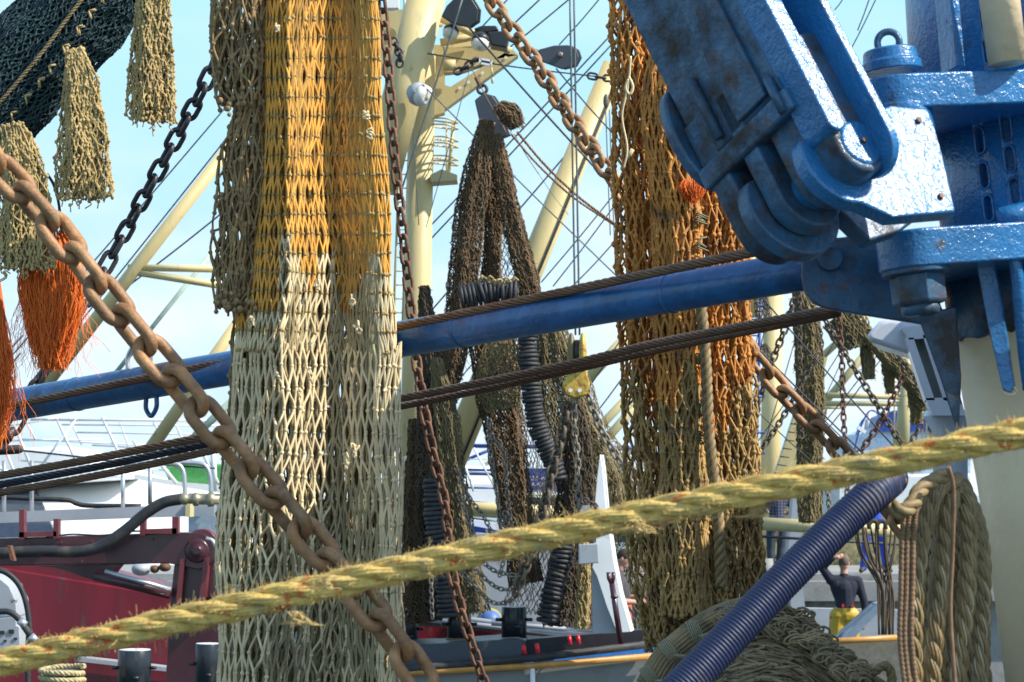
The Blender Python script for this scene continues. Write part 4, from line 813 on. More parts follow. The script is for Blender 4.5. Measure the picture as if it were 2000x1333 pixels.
pulley('grey pulley block shackled to the tip of the cross tree', [(1052, 97), (1082, 89), (1110, 88), (1126, 97), (1131, 112), (1122, 129), (1098, 135), (1052, 118)], dm - .8, (1043, 107, 9), (1094, 108))
pulley('dark pulley block from which the brown net hangs', [(927, 196), (944, 182), (962, 187), (974, 205), (986, 250), (992, 264), (972, 272), (955, 270), (937, 240)], 24.8, (942, 175, 9), (962, 244))
b = MB(); b.rod(P(930, 151, 24.9), P(941, 172, 24.9), m(5, 25), 8); single(b, 'shackle_link', CHAINR, 'short rusty link holding the dark pulley block', 'link')
tb = thing('turnbuckle', 'white turnbuckle in the stay wire under the cross tree', 'turnbuckle', P(948, 120, dm - 1)); b = MB(); b.beam(P(938, 116, dm - 1), P(960, 120, dm - 1), .05, m(3.5, dm)); b.beam(P(937, 124, dm - 1), P(959, 128, dm - 1), .05, m(3.5, dm)); b.beam(P(938, 115, dm - 1), P(937, 126, dm - 1), .05, m(4, dm), up=(1, 0, 0)); b.beam(P(960, 118, dm - 1), P(959, 130, dm - 1), .05, m(4, dm), up=(1, 0, 0)); b.build('frame', WHITE, tb)
b = MB(); b.rod(P(930, 117, dm - 1), P(966, 124, dm - 1), m(2, dm), 8); b.build('screw', CHAINB, tb)
chain('shackle_chain', 'short black shackles joining the stay wire at the top of the far strut', PL([(1150, 148), (1172, 152), (1200, 154)], dm - 1), m(15, dm), m(4.5, dm), CHAINB, k=6, roll=10, cat='shackles')
b = MB(); b.ell(P(1184, 198, dm - 1), (m(6, dm), m(5, dm), m(14, dm))); single(b, 'small_block', CHAING, 'small wooden grey block hanging beside the top of the far strut', 'pulley block')
chain('shackle_chain', 'dark shackles under the cross tree beside the white turnbuckle', PL([(890, 142), (906, 134), (922, 122), (936, 112)], dm - 1), m(12, dm), m(5, dm), CHAINB, k=6, cat='shackles')
b = MB(); b.rod(P(960, 132, dm - 1), P(962, 148, dm - 1), m(2, dm), 6); b.ell(P(962, 158, dm - 1), (m(3, dm), m(3, dm), m(6, dm))); single(b, 'tag', CREAMG, 'small tag dangling below the white turnbuckle', 'tag')
chain('shackle_chain', 'dark shackle chain on the cross tree left of the slanting leg', PL([(768, 76), (776, 96), (782, 112), (778, 138)], dm - 1), m(11, dm), m(5, dm), CHAINB, k=6, cat='chain')

# slanting spars
def spar(label, a, b_, wa, wb, d, mat=CREAMF, extra=None, da=0):
    t = thing('spar', label, 'spar', P(b_[0], b_[1], d)); b = MB(); pole(b, P(a[0], a[1], d), P(b_[0], b_[1], d + da), m(wa / 2, d), m(wb / 2, d), 24); b.build('tube', mat, t)
    if extra: b = MB(); pole(b, P(a[0] + extra, a[1] + extra * .4, d - m(wa * .45, d)), P(b_[0] + extra, b_[1] + extra * .4, d - m(wb * .45, d)), m(2.2, d)); b.build('guide_line', WIRED, t)
    return t
spar('thick cream spar leaning right behind the brown net and the vertical cables', (1200, 128), (872, 925), 46, 58, 29, extra=16)
spar('long cream spar at the left running up behind the black chain', (478, 250), (82, 760), 24, 27, 30)
spar('cream spar at the left reappearing below the blue boom', (500, 580), (285, 890), 22, 26, 31)
for k_, (q1, q2) in enumerate((((250, 523), (440, 526)), ((262, 532), (445, 560)))): spar(('upper' if k_ == 0 else 'lower') + ' thin cream cross strut branching right from the left spar', q2, q1, 15, 13, 30)
spar('pale green thin spar crossing behind the cream cross struts', (445, 455), (205, 755), 9, 9, 34, PALEG)
spar('pale green spar stub left of the big net just below the blue boom', (520, 720), (330, 900), 15, 15, 34, PALEG)
spar('upper of two pale spars between the brown net and the rust net', (1260, 740), (1110, 900), 16, 18, 33, CREAMG)
spar('lower of two pale spars between the brown net and the rust net', (1270, 760), (1135, 915), 17, 18, 34, CREAMG)
spar('pale spar ending in an elbow left of the rust net above the wire ropes', (1240, 640), (1130, 760), 20, 22, 33, CREAMG)
spar('thin cream mast top showing between the rust net and the blue heel', (1463, 440), (1462, 620), 36, 36, 34)
# horizontal derrick spars
spar('horizontal cream spar behind the brown net and the hanging chains', (770, 984), (1140, 1004), 22, 26, 30, CREAMF)
spar('thinner cream spar lying just under the horizontal cream spar', (800, 996), (1110, 1014), 12, 13, 30.5, CREAMG)
spar('horizontal cream spar in front of the man in the plaid shirt', (1460, 1022), (1765, 1038), 26, 24, 33, CREAMG)
b = MB(); b.tube(PL([(1465, 1047, 32.8), (1760, 1064, 32.8)]), m(3, 33), 6); single(b, 'rail', WIRED, 'thin dark rail under the cream spar before the plaid shirt', 'rail')

# rigging
RIG = [((0, 722), (458, 190), 3.0, 32, 'dark stay rising right across the upper left sky'), ((10, 812), (462, 246), 3.2, 31.5, 'dark stay hugging the upper edge of the left cream spar'),
 ((236, 570), (448, 405), 3.4, 33, 'dark stay crossing the thin cream struts at the left'), ((0, 735), (40, 690), 3.4, 33, 'short dark stay left of the orange tuft'), ((0, 700), (45, 655), 3.2, 33, 'short dark stay at the left edge above its neighbour'),
 ((50, 760), (95, 700), 3, 33, 'rusty thin stay under the orange tuft'),
 ((780, 222), (1000, -10), 3.2, 34, 'upper left stay passing behind the large black pulley'), ((900, 140), (1062, -8), 3.4, 34, 'stay passing behind the heavy chain near its top'), ((960, 120), (1120, -8), 3.2, 34, 'stay rising right just left of the two vertical cables at the top'), ((1092, 88), (1176, -8), 2.8, 34, 'stay rising right from the grey pulley block'),
 ((780, 505), (1206, 55), 3.4, 34, 'upper one of two parallel stays behind the brown net'), ((790, 522), (1206, 75), 3.4, 34.2, 'lower one of two parallel stays behind the brown net'), ((840, 610), (1208, 182), 3.4, 34.4, 'stay rising right below the pair of parallel stays'),
 ((1057, 552), (1206, 372), 2.8, 34, 'stay crossing the thick cream spar low down, left one'), ((1080, 560), (1206, 394), 2.8, 34, 'stay crossing the thick cream spar low down, right one'), ((1118, 560), (1206, 466), 2.8, 34, 'short stay close left of the rust net'),
 ((845, 800), (940, 690), 3, 34, 'stay under the blue boom left of the brown net, upper'), ((850, 830), (950, 715), 3, 34, 'stay under the blue boom left of the brown net, lower'),
 ((1120, 800), (1215, 660), 3, 32.6, 'dark line along the upper pale spar left of the rust net'), ((1130, 850), (1222, 730), 3, 32.6, 'dark line under the lower pale spar left of the rust net'),
 ((1675, 60), (1700, -8), 2.6, 30, 'left twin cable in the gap beside the lifting eye'), ((1655, 110), (1714, -8), 2.6, 30, 'right twin cable in the gap beside the lifting eye'), ((1630, 20), (1650, -8), 2.4, 30, 'short dark stay at the top beside the boom heel'),
 ((1480, 572), (1745, 872), 3.4, 24, 'long dark cable slanting down right behind the net column'), ((1448, 648), (1690, 890), 3.4, 24, 'dark cable slanting down right in front of the cream masts, upper'), ((1450, 660), (1686, 896), 2.6, 24.3, 'dark cable slanting down right in front of the cream masts, lower'), ((1448, 774), (1592, 908), 2.4, 24, 'thin cable slanting down right low beside the rust net'),
 ((1450, 905), (1600, 690), 2.4, 38, 'far stay rising right behind the net column, left'), ((1480, 910), (1560, 640), 2.2, 38, 'far steep stay between the cream masts'), ((1600, 860), (1722, 700), 2.6, 38, 'far stay rising right in the gap beside the white housing, lower'), ((1600, 838), (1718, 688), 2.4, 38, 'far stay rising right in the gap beside the white housing, upper'),
 ((1600, 720), (1660, 610), 2.2, 38, 'far thin stay near the net fringe, left'), ((1608, 740), (1680, 620), 2.2, 38, 'far thin stay near the net fringe, right'), ((1600, 800), (1650, 690), 1.8, 38, 'faint stay by the vertical chain'),
 ((1450, 590), (1512, 570), 2, 38, 'short stay under the boom bracket'), ((1470, 700), (1500, 560), 2.2, 38, 'stay beside the blue ladder mast'), ((1440, 850), (1500, 620), 2.4, 38.5, 'stay crossing the blue ladder mast'),
 ((1205, 800), (1228, 770), 3, 34, 'short stay touching the rust net')]
for (a, c, w, d, lab) in RIG:
    b = MB(); pts = PL([a, ((a[0] + c[0]) / 2, (a[1] + c[1]) / 2 + 2), c], d); b.tube(smooth_path(pts, 10), m(w / 2, d), 6); single(b, 'stay_wire', WIRED, lab, 'stay wire', 'rigging stays of the far trawlers')
RIG2 = [((905, -8), (782, 378), 4.2, 25.5, WIREG, 'grey wire falling left across the cream mast from the top'), ((914, 52), (1210, 380), 4.6, 25.5, WIRED, 'thick dark wire falling right from the large black pulley'), ((826, 166), (1210, 545), 3, 26, WIREG, 'grey wire falling right across the brown net'), ((1086, 134), (1210, 275), 3.2, 26, WIRED, 'dark wire falling right from the grey pulley block'),
 ((1113, -8), (1124, 655), 4.4, 24, WIREG, 'left one of two vertical cables carrying the yellow block'), ((1121, -8), (1132, 655), 4.4, 24, WIREG, 'right one of two vertical cables carrying the yellow block'), ((1183, 215), (1192, 460), 2.4, 26, WIREG, 'thin fall left line under the small wooden block'), ((1190, 215), (1202, 520), 2.4, 26, WIREG, 'thin fall right line under the small wooden block'),
 ((806, 235), (818, 440), 2, 26.5, WIREG, 'thin halyard in front of the cream mast'), ((918, 134), (832, 445), 1.8, 25, WIREG, 'thin line from the shackles down left over the mast'), ((835, 105), (1165, 150), 3, 26, WIRED, 'dark stay wire running right from the mast through the turnbuckle'), ((920, 132), (990, 262), 2.2, 24.6, CORD, 'tan line crossing the dark pulley block'), ((1004, 262), (1052, 340), 1.8, 25, WIREG, 'thin line with a splice right of the dark pulley block'), ((1052, 340), (1110, 420), 1.2, 25, WIREG, 'hair thin line below the splice'),
 ((1000, 930), (1240, 955), 2, 30, WIRED, 'thin dark line behind the white fin')]
for (a, c, w, d, mt, lab) in RIG2:
    b = MB(); b.tube(smooth_path(PL([a, ((a[0] + c[0]) / 2, (a[1] + c[1]) / 2 + 3), c], d), 12), m(w / 2, d), 6); single(b, 'running_wire', mt, lab, 'wire', None)
b = MB(); twisted(b, PL([(1010, 258), (1062, 320), (1130, 385), (1215, 448)], 24.7), m(2.6, 24.7), 3, m(22, 24.7), 4, .5, m(1.6, 24.7)); single(b, 'running_rope', CORD, 'tan rope falling right from the folded net, upper strand', 'rope')
b = MB(); twisted(b, PL([(998, 262), (1050, 322), (1120, 386), (1200, 440)], 24.9), m(2.2, 24.7), 3, m(22, 24.7), 4, .5, m(1.4, 24.7)); single(b, 'running_rope', CORD, 'tan rope falling right from the folded net, lower strand', 'rope')

# ============================================================ brown net hanging from the mast with rubber disc ground ropes
df = 24.5
def fnet(label, spine, nc, row, r, mat, d=df, layers=(1, .75, .5), hole=.05, fz_=0, pleat=(5, .15), dfac=.6, jit=.5, cat='fishing net'):
    t = thing('fishing_net', label, cat, P(spine[-1][0], spine[-1][1], d)); b = MB(); net_tube(b, spine, d, int(nc * 1.35), row * .8, r * .74, pleat=pleat, layers=layers, jit=jit, knots=False, seg=3, k=3, hole=hole, dfac=dfac, sweep=.5); b.build('netting', mat, t)
    if fz_: b = MB(); fuzz(b, spine, d, int(fz_ * 1.6), 7, .55, dfac); b.build('frayed_fibres', mat, t)
    return t
fnet('brown shaggy left leg of the net hanging from the dark pulley block', [(952, 235, 12), (934, 330, 24), (918, 420, 27), (908, 520, 27), (900, 600, 26), (884, 700, 23), (870, 800, 15)], 34, 7, 1.6, FARNET, fz_=900, hole=.05, layers=(1, .6))
fnet('straight middle leg of the brown net, ending on the black disc roller', [(960, 262, 10), (962, 380, 15), (964, 470, 15), (958, 560, 18)], 20, 7, 1.5, FARNET, d=df + .2, fz_=300, layers=(1, .6))
fnet('right leg of the brown net reaching down to the blue boom', [(968, 262, 10), (984, 350, 15), (1002, 440, 18), (1026, 530, 19), (1040, 590, 18)], 24, 7, 1.6, FARNET, fz_=400, hole=.06, layers=(1, .5))
fnet('loose see-through netting between the legs of the brown net', [(972, 300, 16), (978, 420, 32), (985, 520, 50), (988, 590, 62)], 24, 12, 1.1, FARNETK, d=df + .5, layers=(1,), hole=.12, dfac=.3)
fnet('folded brown net spilling over the right side of the pulley block', [(975, 205, 10), (996, 225, 20), (1010, 248, 12)], 30, 6, 1.7, FARNET, d=df - .1, fz_=300)
fnet('broad brown net under the blue boom, in line with the dark pulley block', [(950, 640, 34), (962, 720, 40), (980, 820, 36), (996, 920, 32), (1012, 1040, 28), (1030, 1140, 30)], 34, 8, 1.6, FARNET, fz_=500, hole=.08, layers=(1, .65))
fnet('olive netting panel just below the blue boom beside the disc column', [(985, 670, 30), (975, 740, 42), (985, 800, 30)], 34, 8, 1.4, FARNETG, d=df - .3, layers=(1,), hole=.02)
fnet('loose see-through netting left of the rubber disc column', [(1015, 650, 22), (1022, 760, 30), (1038, 900, 32), (1060, 1050, 40), (1050, 1200, 60)], 24, 13, 1.1, FARNETK, d=df + .3, layers=(1,), hole=.12)
fnet('olive see-through net curtain hanging right of the rubber disc column', [(1075, 640, 26), (1098, 760, 48), (1125, 860, 60), (1165, 950, 66), (1165, 1020, 70)], 52, 10, 1.2, FARNETG, d=df + .8, layers=(1, .7), hole=.06)
fnet('dark net column behind the pale vertical chain', [(1120, 790, 16), (1126, 880, 28), (1124, 980, 34), (1118, 1100, 40), (1108, 1225, 42)], 38, 8, 1.7, FARNETK, d=df - .1, fz_=400, hole=.05, layers=(1, .7))
fnet('yellowish narrow net strip beside the white fin', [(1140, 1060, 8), (1140, 1150, 11), (1136, 1228, 12)], 14, 8, 1.5, STNET, d=df - .6, layers=(1, .6))
fnet('dark net curtain in front of the cream mast, left of the slender chain end', [(828, 560, 8), (836, 680, 18), (844, 800, 28), (852, 920, 36), (862, 1040, 42), (880, 1200, 50)], 50, 7.5, 1.9, FARNETK, d=df, fz_=400, hole=.03)
fnet('brown netting at the right edge of the big orange net, low down', [(815, 820, 14), (812, 950, 20), (815, 1100, 26), (830, 1215, 32)], 26, 7.5, 1.9, FARNET, d=df + .2, hole=.03)
fnet('grey meshed net curtain hanging right of the dark curtain at the mast', [(850, 700, 8), (868, 800, 20), (880, 900, 22), (890, 1000, 26), (905, 1100, 28), (925, 1200, 30)], 34, 10, 1.5, FARNETG, d=df - .3, layers=(1,), hole=.05)
def discs(label, pts, w, pitch, d=df - .5):
    t = thing('disc_rope', label, 'rubber discs', P(pts[-1][0], pts[-1][1], d)); path = smooth_path(PL(pts, d), 60); c = resample(path, m(pitch, d)); tg, N, B = frames(c); b = MB()
    b.tube(path, m(w * .25, d), 8)
    for q in range(len(c)):
        r_ = m(w / 2, d) * random.uniform(.88, 1.08); tl = unit(tg[q] + np.array((0, 0, random.gauss(0, .07))) + np.array((random.gauss(0, .07), 0, 0)))
        b.lathe(c[q], tl, [(-m(pitch * .52, d), r_ * .82), (-m(pitch * .34, d), r_ * .97), (0, r_), (m(pitch * .34, d), r_ * .97), (m(pitch * .52, d), r_ * .82)], 16)
    b.build('discs', BLACKR, t); return t
discs('black rubber disc roller lying across the brown net at the blue boom', [(903, 582), (960, 571), (1012, 573)], 54, 8)
discs('long black rubber disc column hanging below the boom in the brown net', [(1030, 640), (1032, 700), (1040, 780), (1052, 840), (1080, 905), (1090, 940)], 40, 8)
discs('black disc column low at the left, beside the middle bollard', [(848, 940), (850, 1010), (862, 1090), (872, 1150), (876, 1205)], 44, 9)
discs('black disc column standing under the yellow rope left of the white fin', [(1100, 1060), (1092, 1110), (1078, 1160), (1068, 1215)], 42, 9)
b = MB(); 
for q in range(9): b.tube(smooth_path([P(935 + q * 8 + random.gauss(0, 3), 555 - 6 * math.sin(q) , df - .9), P(940 + q * 8, 545 + random.gauss(0, 6), df - 1), P(948 + q * 8, 552 + random.gauss(0, 5), df - .9)], 8), m(2, df), 5)
single(b, 'knotted_cord', STNET, 'knotted straw cord on top of the black disc roller', 'cord')

# yellow double sheave block
yb = thing('sheave_block', 'worn yellow double sheave block with rust edges hanging on two cables', 'pulley block', P(1125, 775, 23.5)); dy = 23.5
for x in (1116, 1138): b = MB(); b.ell(P(x, 688, dy + (0 if x < 1120 else -.1)), (m(8, dy), m(24, dy), m(38, dy))); b.build('cheek', M('dark_yellow', (.20, .15, .05), .5) if x < 1120 else BRONZE, yb)  # left cheek in a darker yellow than the right one
b = MB(); b.lathe(P(1122, 690, dy), (1, 0, 0), [(0, m(26, dy)), (m(10, dy), m(26, dy))], 24); b.build('sheave', BLACKP, yb)
b = MB(); b.prism(PL([(1110, 715), (1146, 712), (1148, 735), (1153, 752), (1146, 772), (1122, 778), (1103, 770), (1098, 752), (1108, 735)], dy - .1), np.array((0, .2, 0))); b.build('body_plate', BRONZE, yb, bevel=.02)
for x, y in ((1114, 763), (1132, 763)): b = MB(); b.lathe(P(x, y, dy - .1), (0, -1, 0), [(0, m(4, dy)), (.01, m(4, dy))], 12); b.build('shackle_hole', WHITE, yb)
chain('hanging_chain', 'pale chain hanging straight down from the yellow sheave block', PL([(1124, 775), (1122, 830), (1128, 900), (1130, 1000)], dy), m(15.5, dy), m(4.2, dy), CHAING, k=6, roll=15, group='chains at the yellow block')
chain('hanging_chain', 'pale chain slanting down right from the yellow sheave block', PL([(1143, 755), (1155, 790), (1180, 850), (1215, 910), (1252, 990)], dy), m(17, dy), m(5.5, dy), CHAING, k=6, roll=30, group='chains at the yellow block')
chain('twisted_chain', 'brown weedy chain slanting down left below the yellow sheave block', PL([(1108, 790), (1095, 860), (1078, 920), (1062, 990), (1045, 1060), (1020, 1120), (1005, 1170)], dy), m(16, dy), m(7.5, dy), CHAINX, k=6, roll=30, group='chains at the yellow block')
for (pts, lab) in (([(955, 820), (958, 880), (970, 960), (978, 1040)], 'grey chain hanging in front of the blue railings left of the brown net'), ([(958, 850), (985, 890), (990, 960), (1000, 1040)], 'grey chain hugging the edge of the brown net'), ([(893, 915), (915, 970), (945, 1010), (965, 1050)], 'grey chain crossing the horizontal spar slantwise, upper'), ([(895, 960), (912, 1010), (930, 1060)], 'grey chain crossing the horizontal spar slantwise, lower'),
                   ([(880, 1090), (905, 1120), (945, 1165), (975, 1180), (1010, 1165)], 'sagging chain loop above the black bollards, lowest'), ([(900, 1085), (935, 1120), (975, 1150), (1015, 1150)], 'sagging chain loop above the black bollards, middle'), ([(930, 1085), (965, 1115), (1010, 1125)], 'sagging chain loop above the black bollards, highest'), ([(842, 1130), (843, 1170), (845, 1210)], 'short pale chain hanging beside the left disc column'),
                   ([(985, 1000), (990, 1060), (975, 1130)], 'grey chain at the foot of the broad brown net')):
    chain('sea_chain', lab, PL(pts, df - .7), m(9.5, df), m(3, df), CHAING, 'small chains hanging about the brown net', k=5, n=5, roll=30)
# olive net behind the man in grey
fnet('olive netting spread behind the man in the grey shirt', [(1210, 880, 60), (1225, 1000, 56), (1235, 1130, 56), (1240, 1245, 50)], 42, 13, 1.3, FARNETG, d=31, layers=(1,), hole=.03, dfac=.3)

# ============================================================ white fin and fittings
wf = thing('davit_fin', 'tall white tapering fin with a grey foot standing left of the man in grey', 'fin', P(1200, 1235, 23.6)); d0 = 23.4
b = MB(); b.prism(PL([(1172, 888), (1176, 915), (1184, 1000), (1198, 1095), (1211, 1160), (1232, 1234), (1206, 1236), (1186, 1186), (1166, 1125), (1157, 1108), (1165, 1075), (1161, 1000), (1167, 930)], d0), np.array((.05, .3, 0))); b.build('blade', WHITE, wf)
b = MB(); b.prism(PL([(1156, 1106), (1166, 1125), (1186, 1186), (1207, 1237), (1158, 1238)], d0 + .1), np.array((0, .2, 0))); b.build('foot', LGREY, wf)
b = MB(); b.prism(PL([(1130, 1064), (1168, 1062), (1170, 1100), (1130, 1103)], d0 - .3), np.array((0, .12, 0))); b.build('hinge_plate', LGREY, wf, bevel=.01); b = MB(); b.prism(PL([(1128, 1010), (1140, 985), (1152, 984), (1164, 1010)], d0 - .3), np.array((0, .2, 0))); b.build('cap', LGREY, wf)
chain('black_shackles', 'dark shackles wound round the top of the white fin', PL([(1138, 978), (1156, 984), (1166, 998), (1160, 1012)], d0 - .4), m(10, d0), m(4.5, d0), CHAINB, k=6, cat='shackles')
fp = thing('forked_pole', 'maroon pole with a forked top leaning against the white fin', 'pole', P(1213, 1258, 23)); b = MB(); pole(b, P(1213, 1258, 23), P(1195, 1140, 23), m(5.5, 25), m(5, 25)); b.lathe(P(1200, 1168, 23), (0, 0, 1), [(0, m(7, 25)), (.02, m(7, 25))], 12); b.build('shaft', MAROOND, fp)
b = MB(); b.tube(PL([(1195, 1142), (1189, 1130), (1188, 1118)], 23), m(3.6, 25), 8); b.tube(PL([(1195, 1142), (1198, 1130), (1198, 1118)], 23), m(3.6, 25), 8); b.build('fork', MAROOND, fp)

# ============================================================ dark bulwark of the trawler alongside, bollards, pegs
bw = thing('trawler_bow', 'dark grey bulwark with blue and ochre stripes below the black bollards', 'ship', P(1000, 1400, 22)); d0 = 24.0
b = MB(); b.prism(PL([(420, 1262), (860, 1258), (1010, 1248), (1028, 1252), (1010, 1300), (420, 1340)], d0 + .1), np.array((0, .9, 0))); b.build('bulwark_box', DGREY, bw)
b = MB(); b.prism(PL([(1000, 1252), (1290, 1228), (1290, 1262), (1000, 1300)], d0 + .5), np.array((0, .3, 0))); b.build('inner_bulwark', M('dark_brown_inner_side', (.03, .022, .024), .5), bw)
b = MB(); b.tube(PL([(420, 1345), (830, 1304), (1050, 1285), (1280, 1257)], d0 - .1), m(7.5, d0), 10); b.build('rubber_fender', BLACKR, bw)
b = MB(); b.prism(PL([(980, 1298), (1281, 1262), (1281, 1284), (980, 1304)], d0), np.array((0, .2, 0))); b.build('blue_stripe', SKYBLUE, bw)
b = MB(); b.tube(PL([(420, 1350), (800, 1314), (1040, 1301), (1285, 1281)], d0 - .1), m(6.5, d0), 10); b.build('ochre_rail', OCHRE, bw)
b = MB(); b.prism(PL([(420, 1350), (800, 1316), (1283, 1284), (1283, 1480), (420, 1480)], d0), np.array((0, .2, 0))); b.build('hull_plating', M('silver_grey_hull', (.20, .20, .19), .5, var=(3, .15), bump=[(14, .3, .01)]), bw)
for x, y in ((1040, 1306), (1278, 1292)): b = MB(); pole(b, P(x, y, d0 - .1), P(x + 2, 1480, d0 - .1), m(5, d0)); b.build('frame_rib', WHITE, bw)
for k_, (x, y, d_) in enumerate(((1025, 1272, 24.0), (1051, 1270, 24.0), (1114, 1254, 24.4), (1131, 1253, 24.4))):
    b = MB(); b.tube(PL([(x - 3, y - 12), (x, y + 6)], d_ - .25), m(4.2, 24), 12); single(b, 'peg', RED, ('outer left', 'second from the left', 'third from the left', 'rightmost')[k_] + ' of the four red pegs on the dark bulwark', 'peg', 'red pegs on the bulwark')
BOLL = [(798, 1200, 1275, 38, 25.0, 'black bollard half hidden by the lower right edge of the big net'), (897, 1193, 1262, 46, 24.8, 'black bollard with rope turns at its foot, crossed by the slender chain'), (1004, 1186, 1250, 49, 24.6, 'tallest black bollard, right one of the three beside the brown nets'), (262, 1270, 1360, 64, 19.5, 'black bollard below the yellow rope in front of the maroon panel'), (404, 1258, 1360, 46, 20.5, 'black bollard touching the lower left edge of the big net')]
def bollard(x, yt, yb_, w, d, lab):
    t = thing('bollard', lab, 'bollard', P(x, yb_, d)); b = MB(); q = P(x, yb_, d); h = P(x, yt, d)[2] - q[2]; r = m(w / 2, d)
    b.lathe(q, (0, 0, 1), [(0, r), (h - .005, r), (h, r * .97)], 40); b.build('barrel', STEELB, t); b = MB(); b.lathe(q + (0, 0, h), (0, 0, 1), [(0, r * .96), (.006, r * .95)], 40); b.build('white_top', WHITE, t)
    for s_ in (-1, 1): b = MB(); c = q + np.array((0, 0, h * .62)); pole(b, c + (s_ * r * .9, -.02, 0), c + (s_ * (r + m(11, d)), -.04, 0), m(3.4, d)); b.build('side_pin', STEELB, t)
    b = MB(); c = q + np.array((r * .25, -r, h * .42)); b.ell(c, (m(6, d), m(5, d), m(4, d))); b.build('front_pin', STEELB, t); return t
for a in BOLL: bollard(*a)
b = MB()
for k_ in range(3): c = P(897, 1256 - k_ * 4, 24.8); b.tube([c + np.array((math.cos(a), math.sin(a), 0)) * m(24.5, 24.8) for a in np.linspace(0, 6.283, 24)], m(2.4, 24.8), 6)
single(b, 'rope_turns', HEMP, 'rope turns round the foot of the middle black bollard', 'rope')
rl = thing('pipe_stack', 'grey pipes lying above the red bulwark behind the black bollards', 'pipes', P(1000, 1240, 27)); b = MB(); 
pole(b, P(800, 1199, 27), P(1165, 1238, 27), m(6, 27)); pole(b, P(800, 1207, 26.9), P(1165, 1246, 26.9), m(5, 27)); pole(b, P(960, 1218, 26.6), P(1165, 1232, 26.8), m(4.5, 27)); b.build('pipe', LGREY, rl)
b = MB(); b.prism(PL([(780, 1206), (1000, 1225), (1000, 1275), (780, 1275)], 27.2), np.array((0, .2, 0))); b.build('red_bulwark', MAROON, rl); b = MB(); b.prism(PL([(800, 1208), (1170, 1244), (1170, 1252), (800, 1222)], 27.0), np.array((0, .1, 0))); b.build('brown_strip', M('brown_strip_paint', (.12, .05, .04), .5), rl)
bx = thing('buoy', 'blue round buoy with a yellow rim between the black bollards', 'buoy', P(955, 1215, 27.5)); b = MB(); b.ell(P(956, 1212, 27.6), (m(25, 27.6), .1, m(24, 27.6))); b.build('rim', M('dull_yellow', (.35, .3, .05), .6), bx); b = MB(); b.ell(P(957, 1213, 27.45), (m(22, 27.6), .14, m(21, 27.6))); b.build('float', M('faded_blue', (.08, .17, .42), .5), bx)
b = MB(); b.prism(PL([(780, 1030), (1160, 1060), (1160, 1235), (780, 1215)], 33), np.array((0, .5, 0))); single(b, 'ship_side', LGREY, 'grey ship side glimpsed behind the brown nets above the bollards', 'ship side')

# ============================================================ maroon crane and walkway at the lower left
dc = 21.5
MARL0 = M('worn_maroon_bolt', (.10, .035, .035), .5)
cr_ = thing('deck_crane', 'dark maroon hydraulic crane arm with rounded pivot over the maroon panel', 'crane', P(380, 1333, dc))
b = MB(); o = [(-60, 1054), (345, 1041)] + [(385 + 36 * math.sin(a), 1077 - 36 * math.cos(a)) for a in np.linspace(0, math.pi, 12)] + [(330, 1101), (-60, 1106)]; b.prism(PL(o, dc), np.array((0, .45, 0))); b.build('arm', MAROOND, cr_, bevel=.01)
b = MB(); b.prism(PL([(70, 1106), (330, 1100), (210, 1104), (205, 1140), (185, 1132), (120, 1110)], dc + .1), np.array((0, .25, 0))); b.prism(PL([(95, 1106), (235, 1103), (205, 1140), (180, 1133), (130, 1116)], dc + .05), np.array((0, .25, 0))); b.build('arm_gusset', MAROOND, cr_)
b = MB(); pole(b, P(185, 1124, dc - .1), P(334, 1160, dc - .1), m(11, dc)); b.build('ram_cylinder', MAROOND, cr_); b = MB(); pole(b, P(205, 1116, dc - .2), P(334, 1152, dc - .2), m(4, dc)); b.build('ram_rod', ALU, cr_)
b = MB(); b.prism(PL([(340, 1105), (352, 1086), (430, 1080), (440, 1420), (318, 1420), (332, 1180)], dc + .1), np.array((0, .4, 0))); b.build('pedestal', MAROOND, cr_, bevel=.01)
MARL = M('maroon_edge_paint', (.15, .03, .035), .4)
for o in ([(352, 1093), (361, 1091), (352, 1180), (343, 1180)], [(398, 1090), (408, 1088), (400, 1178), (388, 1178)], [(420, 1150), (432, 1145), (432, 1180), (410, 1180)]): b = MB(); b.prism(PL(o, dc - .05), np.array((0, .15, 0))); b.build('stiffener', MARL, cr_)
b = MB(); b.lathe(P(385, 1076, dc), (0, -1, 0), [(0, m(24, dc)), (.02, m(24, dc)), (.03, m(20, dc)), (.03, m(9, dc)), (.07, m(7, dc))], 24); b.build('pivot_boss', MAROOND, cr_)
for x, y in ((20, 1062), (60, 1062), (120, 1060), (180, 1058), (250, 1056), (300, 1054), (60, 1098), (160, 1097), (260, 1095)): b = MB(); b.lathe(P(x, y, dc), (0, -1, 0), [(0, m(3, dc)), (.012, m(2.6, dc))], 6); b.build('bolt_head', MARL0, cr_)
b = MB(); b.tube(smooth_path(PL([(90, 1050), (140, 1044), (200, 1046), (260, 1038), (330, 1040)], dc - .05), 20), m(2, dc), 6); b.build('grease_line', BLACKR, cr_)
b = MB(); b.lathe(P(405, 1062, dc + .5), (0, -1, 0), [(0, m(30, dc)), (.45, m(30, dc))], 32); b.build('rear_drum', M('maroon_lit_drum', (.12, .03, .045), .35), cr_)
b = MB(); b.tube(smooth_path(PL([(402, 1052), (416, 1058), (425, 1085), (422, 1110)], dc - .1), 16), m(4, dc), 8); b.build('hydraulic_pipe', ALU, cr_)
